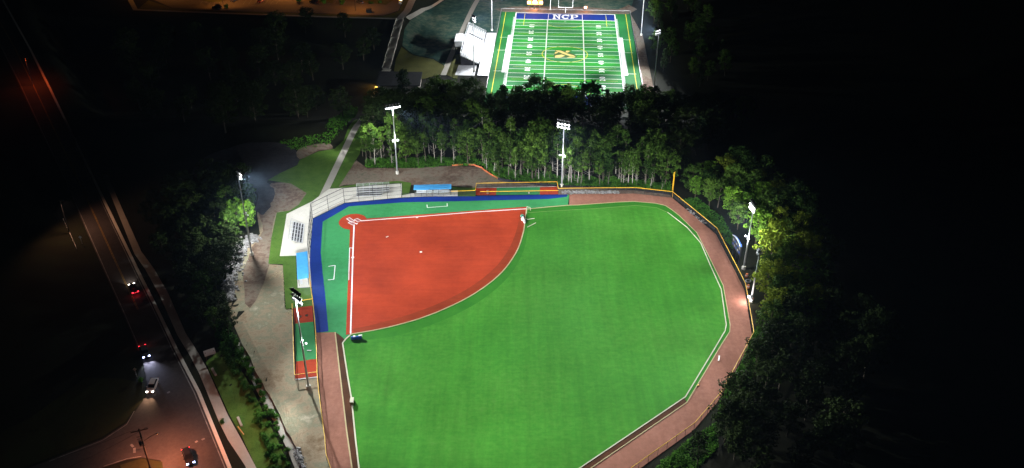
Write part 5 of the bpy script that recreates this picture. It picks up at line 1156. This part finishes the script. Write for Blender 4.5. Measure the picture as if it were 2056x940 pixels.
for (x, y, s, lb) in ((283, 766, .8, 'lone lit bush beside the road sign at the junction'), (446, 850, .7, 'small bush on the bank between kerb and sidewalk'), (600, 4, 1.8, 'round dark shrub on the left car park island'), (650, 6, 1.8, 'dark shrub on the middle car park island'), (687, 8, 1.7, 'small tree-like shrub left of the front lamp post'), (745, 8, 1.2, 'left shrub on the right car park island'), (762, 6, 1.2, 'right shrub on the right car park island'), (455, 16, 1.3, 'dark shrub beside the pickup-like car')):
    p = at(x, y); bush(p, s, lb, 'single shrubs')
# undergrowth: one mass of leaves along the foot of the trees and the right-hand bank
def growth(name, poly, n, hgt, size, m, seed, world=False):
    P = [Vector((x, y, 0)) for x, y in poly] if world else [at(*p) for p in poly]; q = random.Random(seed); mb = MB(); k = 0
    x0, x1 = min(p.x for p in P), max(p.x for p in P); y0, y1 = min(p.y for p in P), max(p.y for p in P)
    while k < n:
        x, y = q.uniform(x0, x1), q.uniform(y0, y1)
        if not inpoly(x, y, P): continue
        if seg_d(x, y, WALK)[0] < 3.5 and q.random() < .97: continue
        k += 1; c = .5 + .5 * math.sin(x * .9 + 1.7 * math.sin(y * .7)) * math.sin(y * .8 + x * .3); h_ = hgt * (.25 + c)
        leaves(mb, (x, y, H(x, y) + h_ * .4), (size, size, h_ * .5), 5, size, q)
    o = mb.build(name, m); o['kind'] = 'stuff'; return o
growth('undergrowth', [(735, 338), (840, 338), (905, 333), (965, 333), (1000, 360), (1072, 368), (1121, 374), (1180, 377), (1275, 380), (1346, 389), (1346, 372), (1270, 362), (1120, 355), (1000, 338), (940, 318), (735, 322)], 5200, 1.6, .45, 'brush', 1)
growth('undergrowth', [(1514, 668), (1532, 660), (1538, 700), (1510, 760), (1485, 810), (1440, 840), (1450, 800), (1490, 730)], 2600, 1.5, .42, 'brush', 2)
growth('undergrowth', [(1365, 402), (1392, 424), (1440, 462), (1470, 500), (1480, 490), (1450, 440), (1400, 398)], 900, 1.0, .4, 'brush', 3)
growth('undergrowth', [(1330, 925), (1400, 870), (1440, 850), (1440, 900), (1380, 960), (1290, 975)], 1500, .7, .35, 'brush', 4)
growth('undergrowth', [(455, 640), (480, 690), (495, 740), (470, 760), (440, 700), (425, 650)], 700, 1.4, .4, 'brush', 5)
growth('undergrowth', [(590, 305), (660, 292), (700, 250), (720, 215), (690, 215), (650, 270), (560, 285)], 900, 1.3, .45, 'brush', 6)

# ------------------------------------------------------------------ night air: faint damp haze that shows the beams under the lamps
if HAZE:
    hz = MB().box((0, 500, 60), (5400, 6600, 200)); h_ = hz.build('haze', 'lamp_off'); h_['kind'] = 'stuff'
    hm = bpy.data.materials.new('haze_air'); hm.use_nodes = True; t = hm.node_tree; t.nodes.remove(t.nodes['Principled BSDF'])
    v = t.nodes.new('ShaderNodeVolumePrincipled'); v.inputs['Color'].default_value = (.5, .72, 1, 1); v.inputs['Density'].default_value = HAZE; v.inputs['Anisotropy'].default_value = .2
    t.links.new(v.outputs[0], t.nodes['Material Output'].inputs['Volume']); h_.data.materials[0] = hm
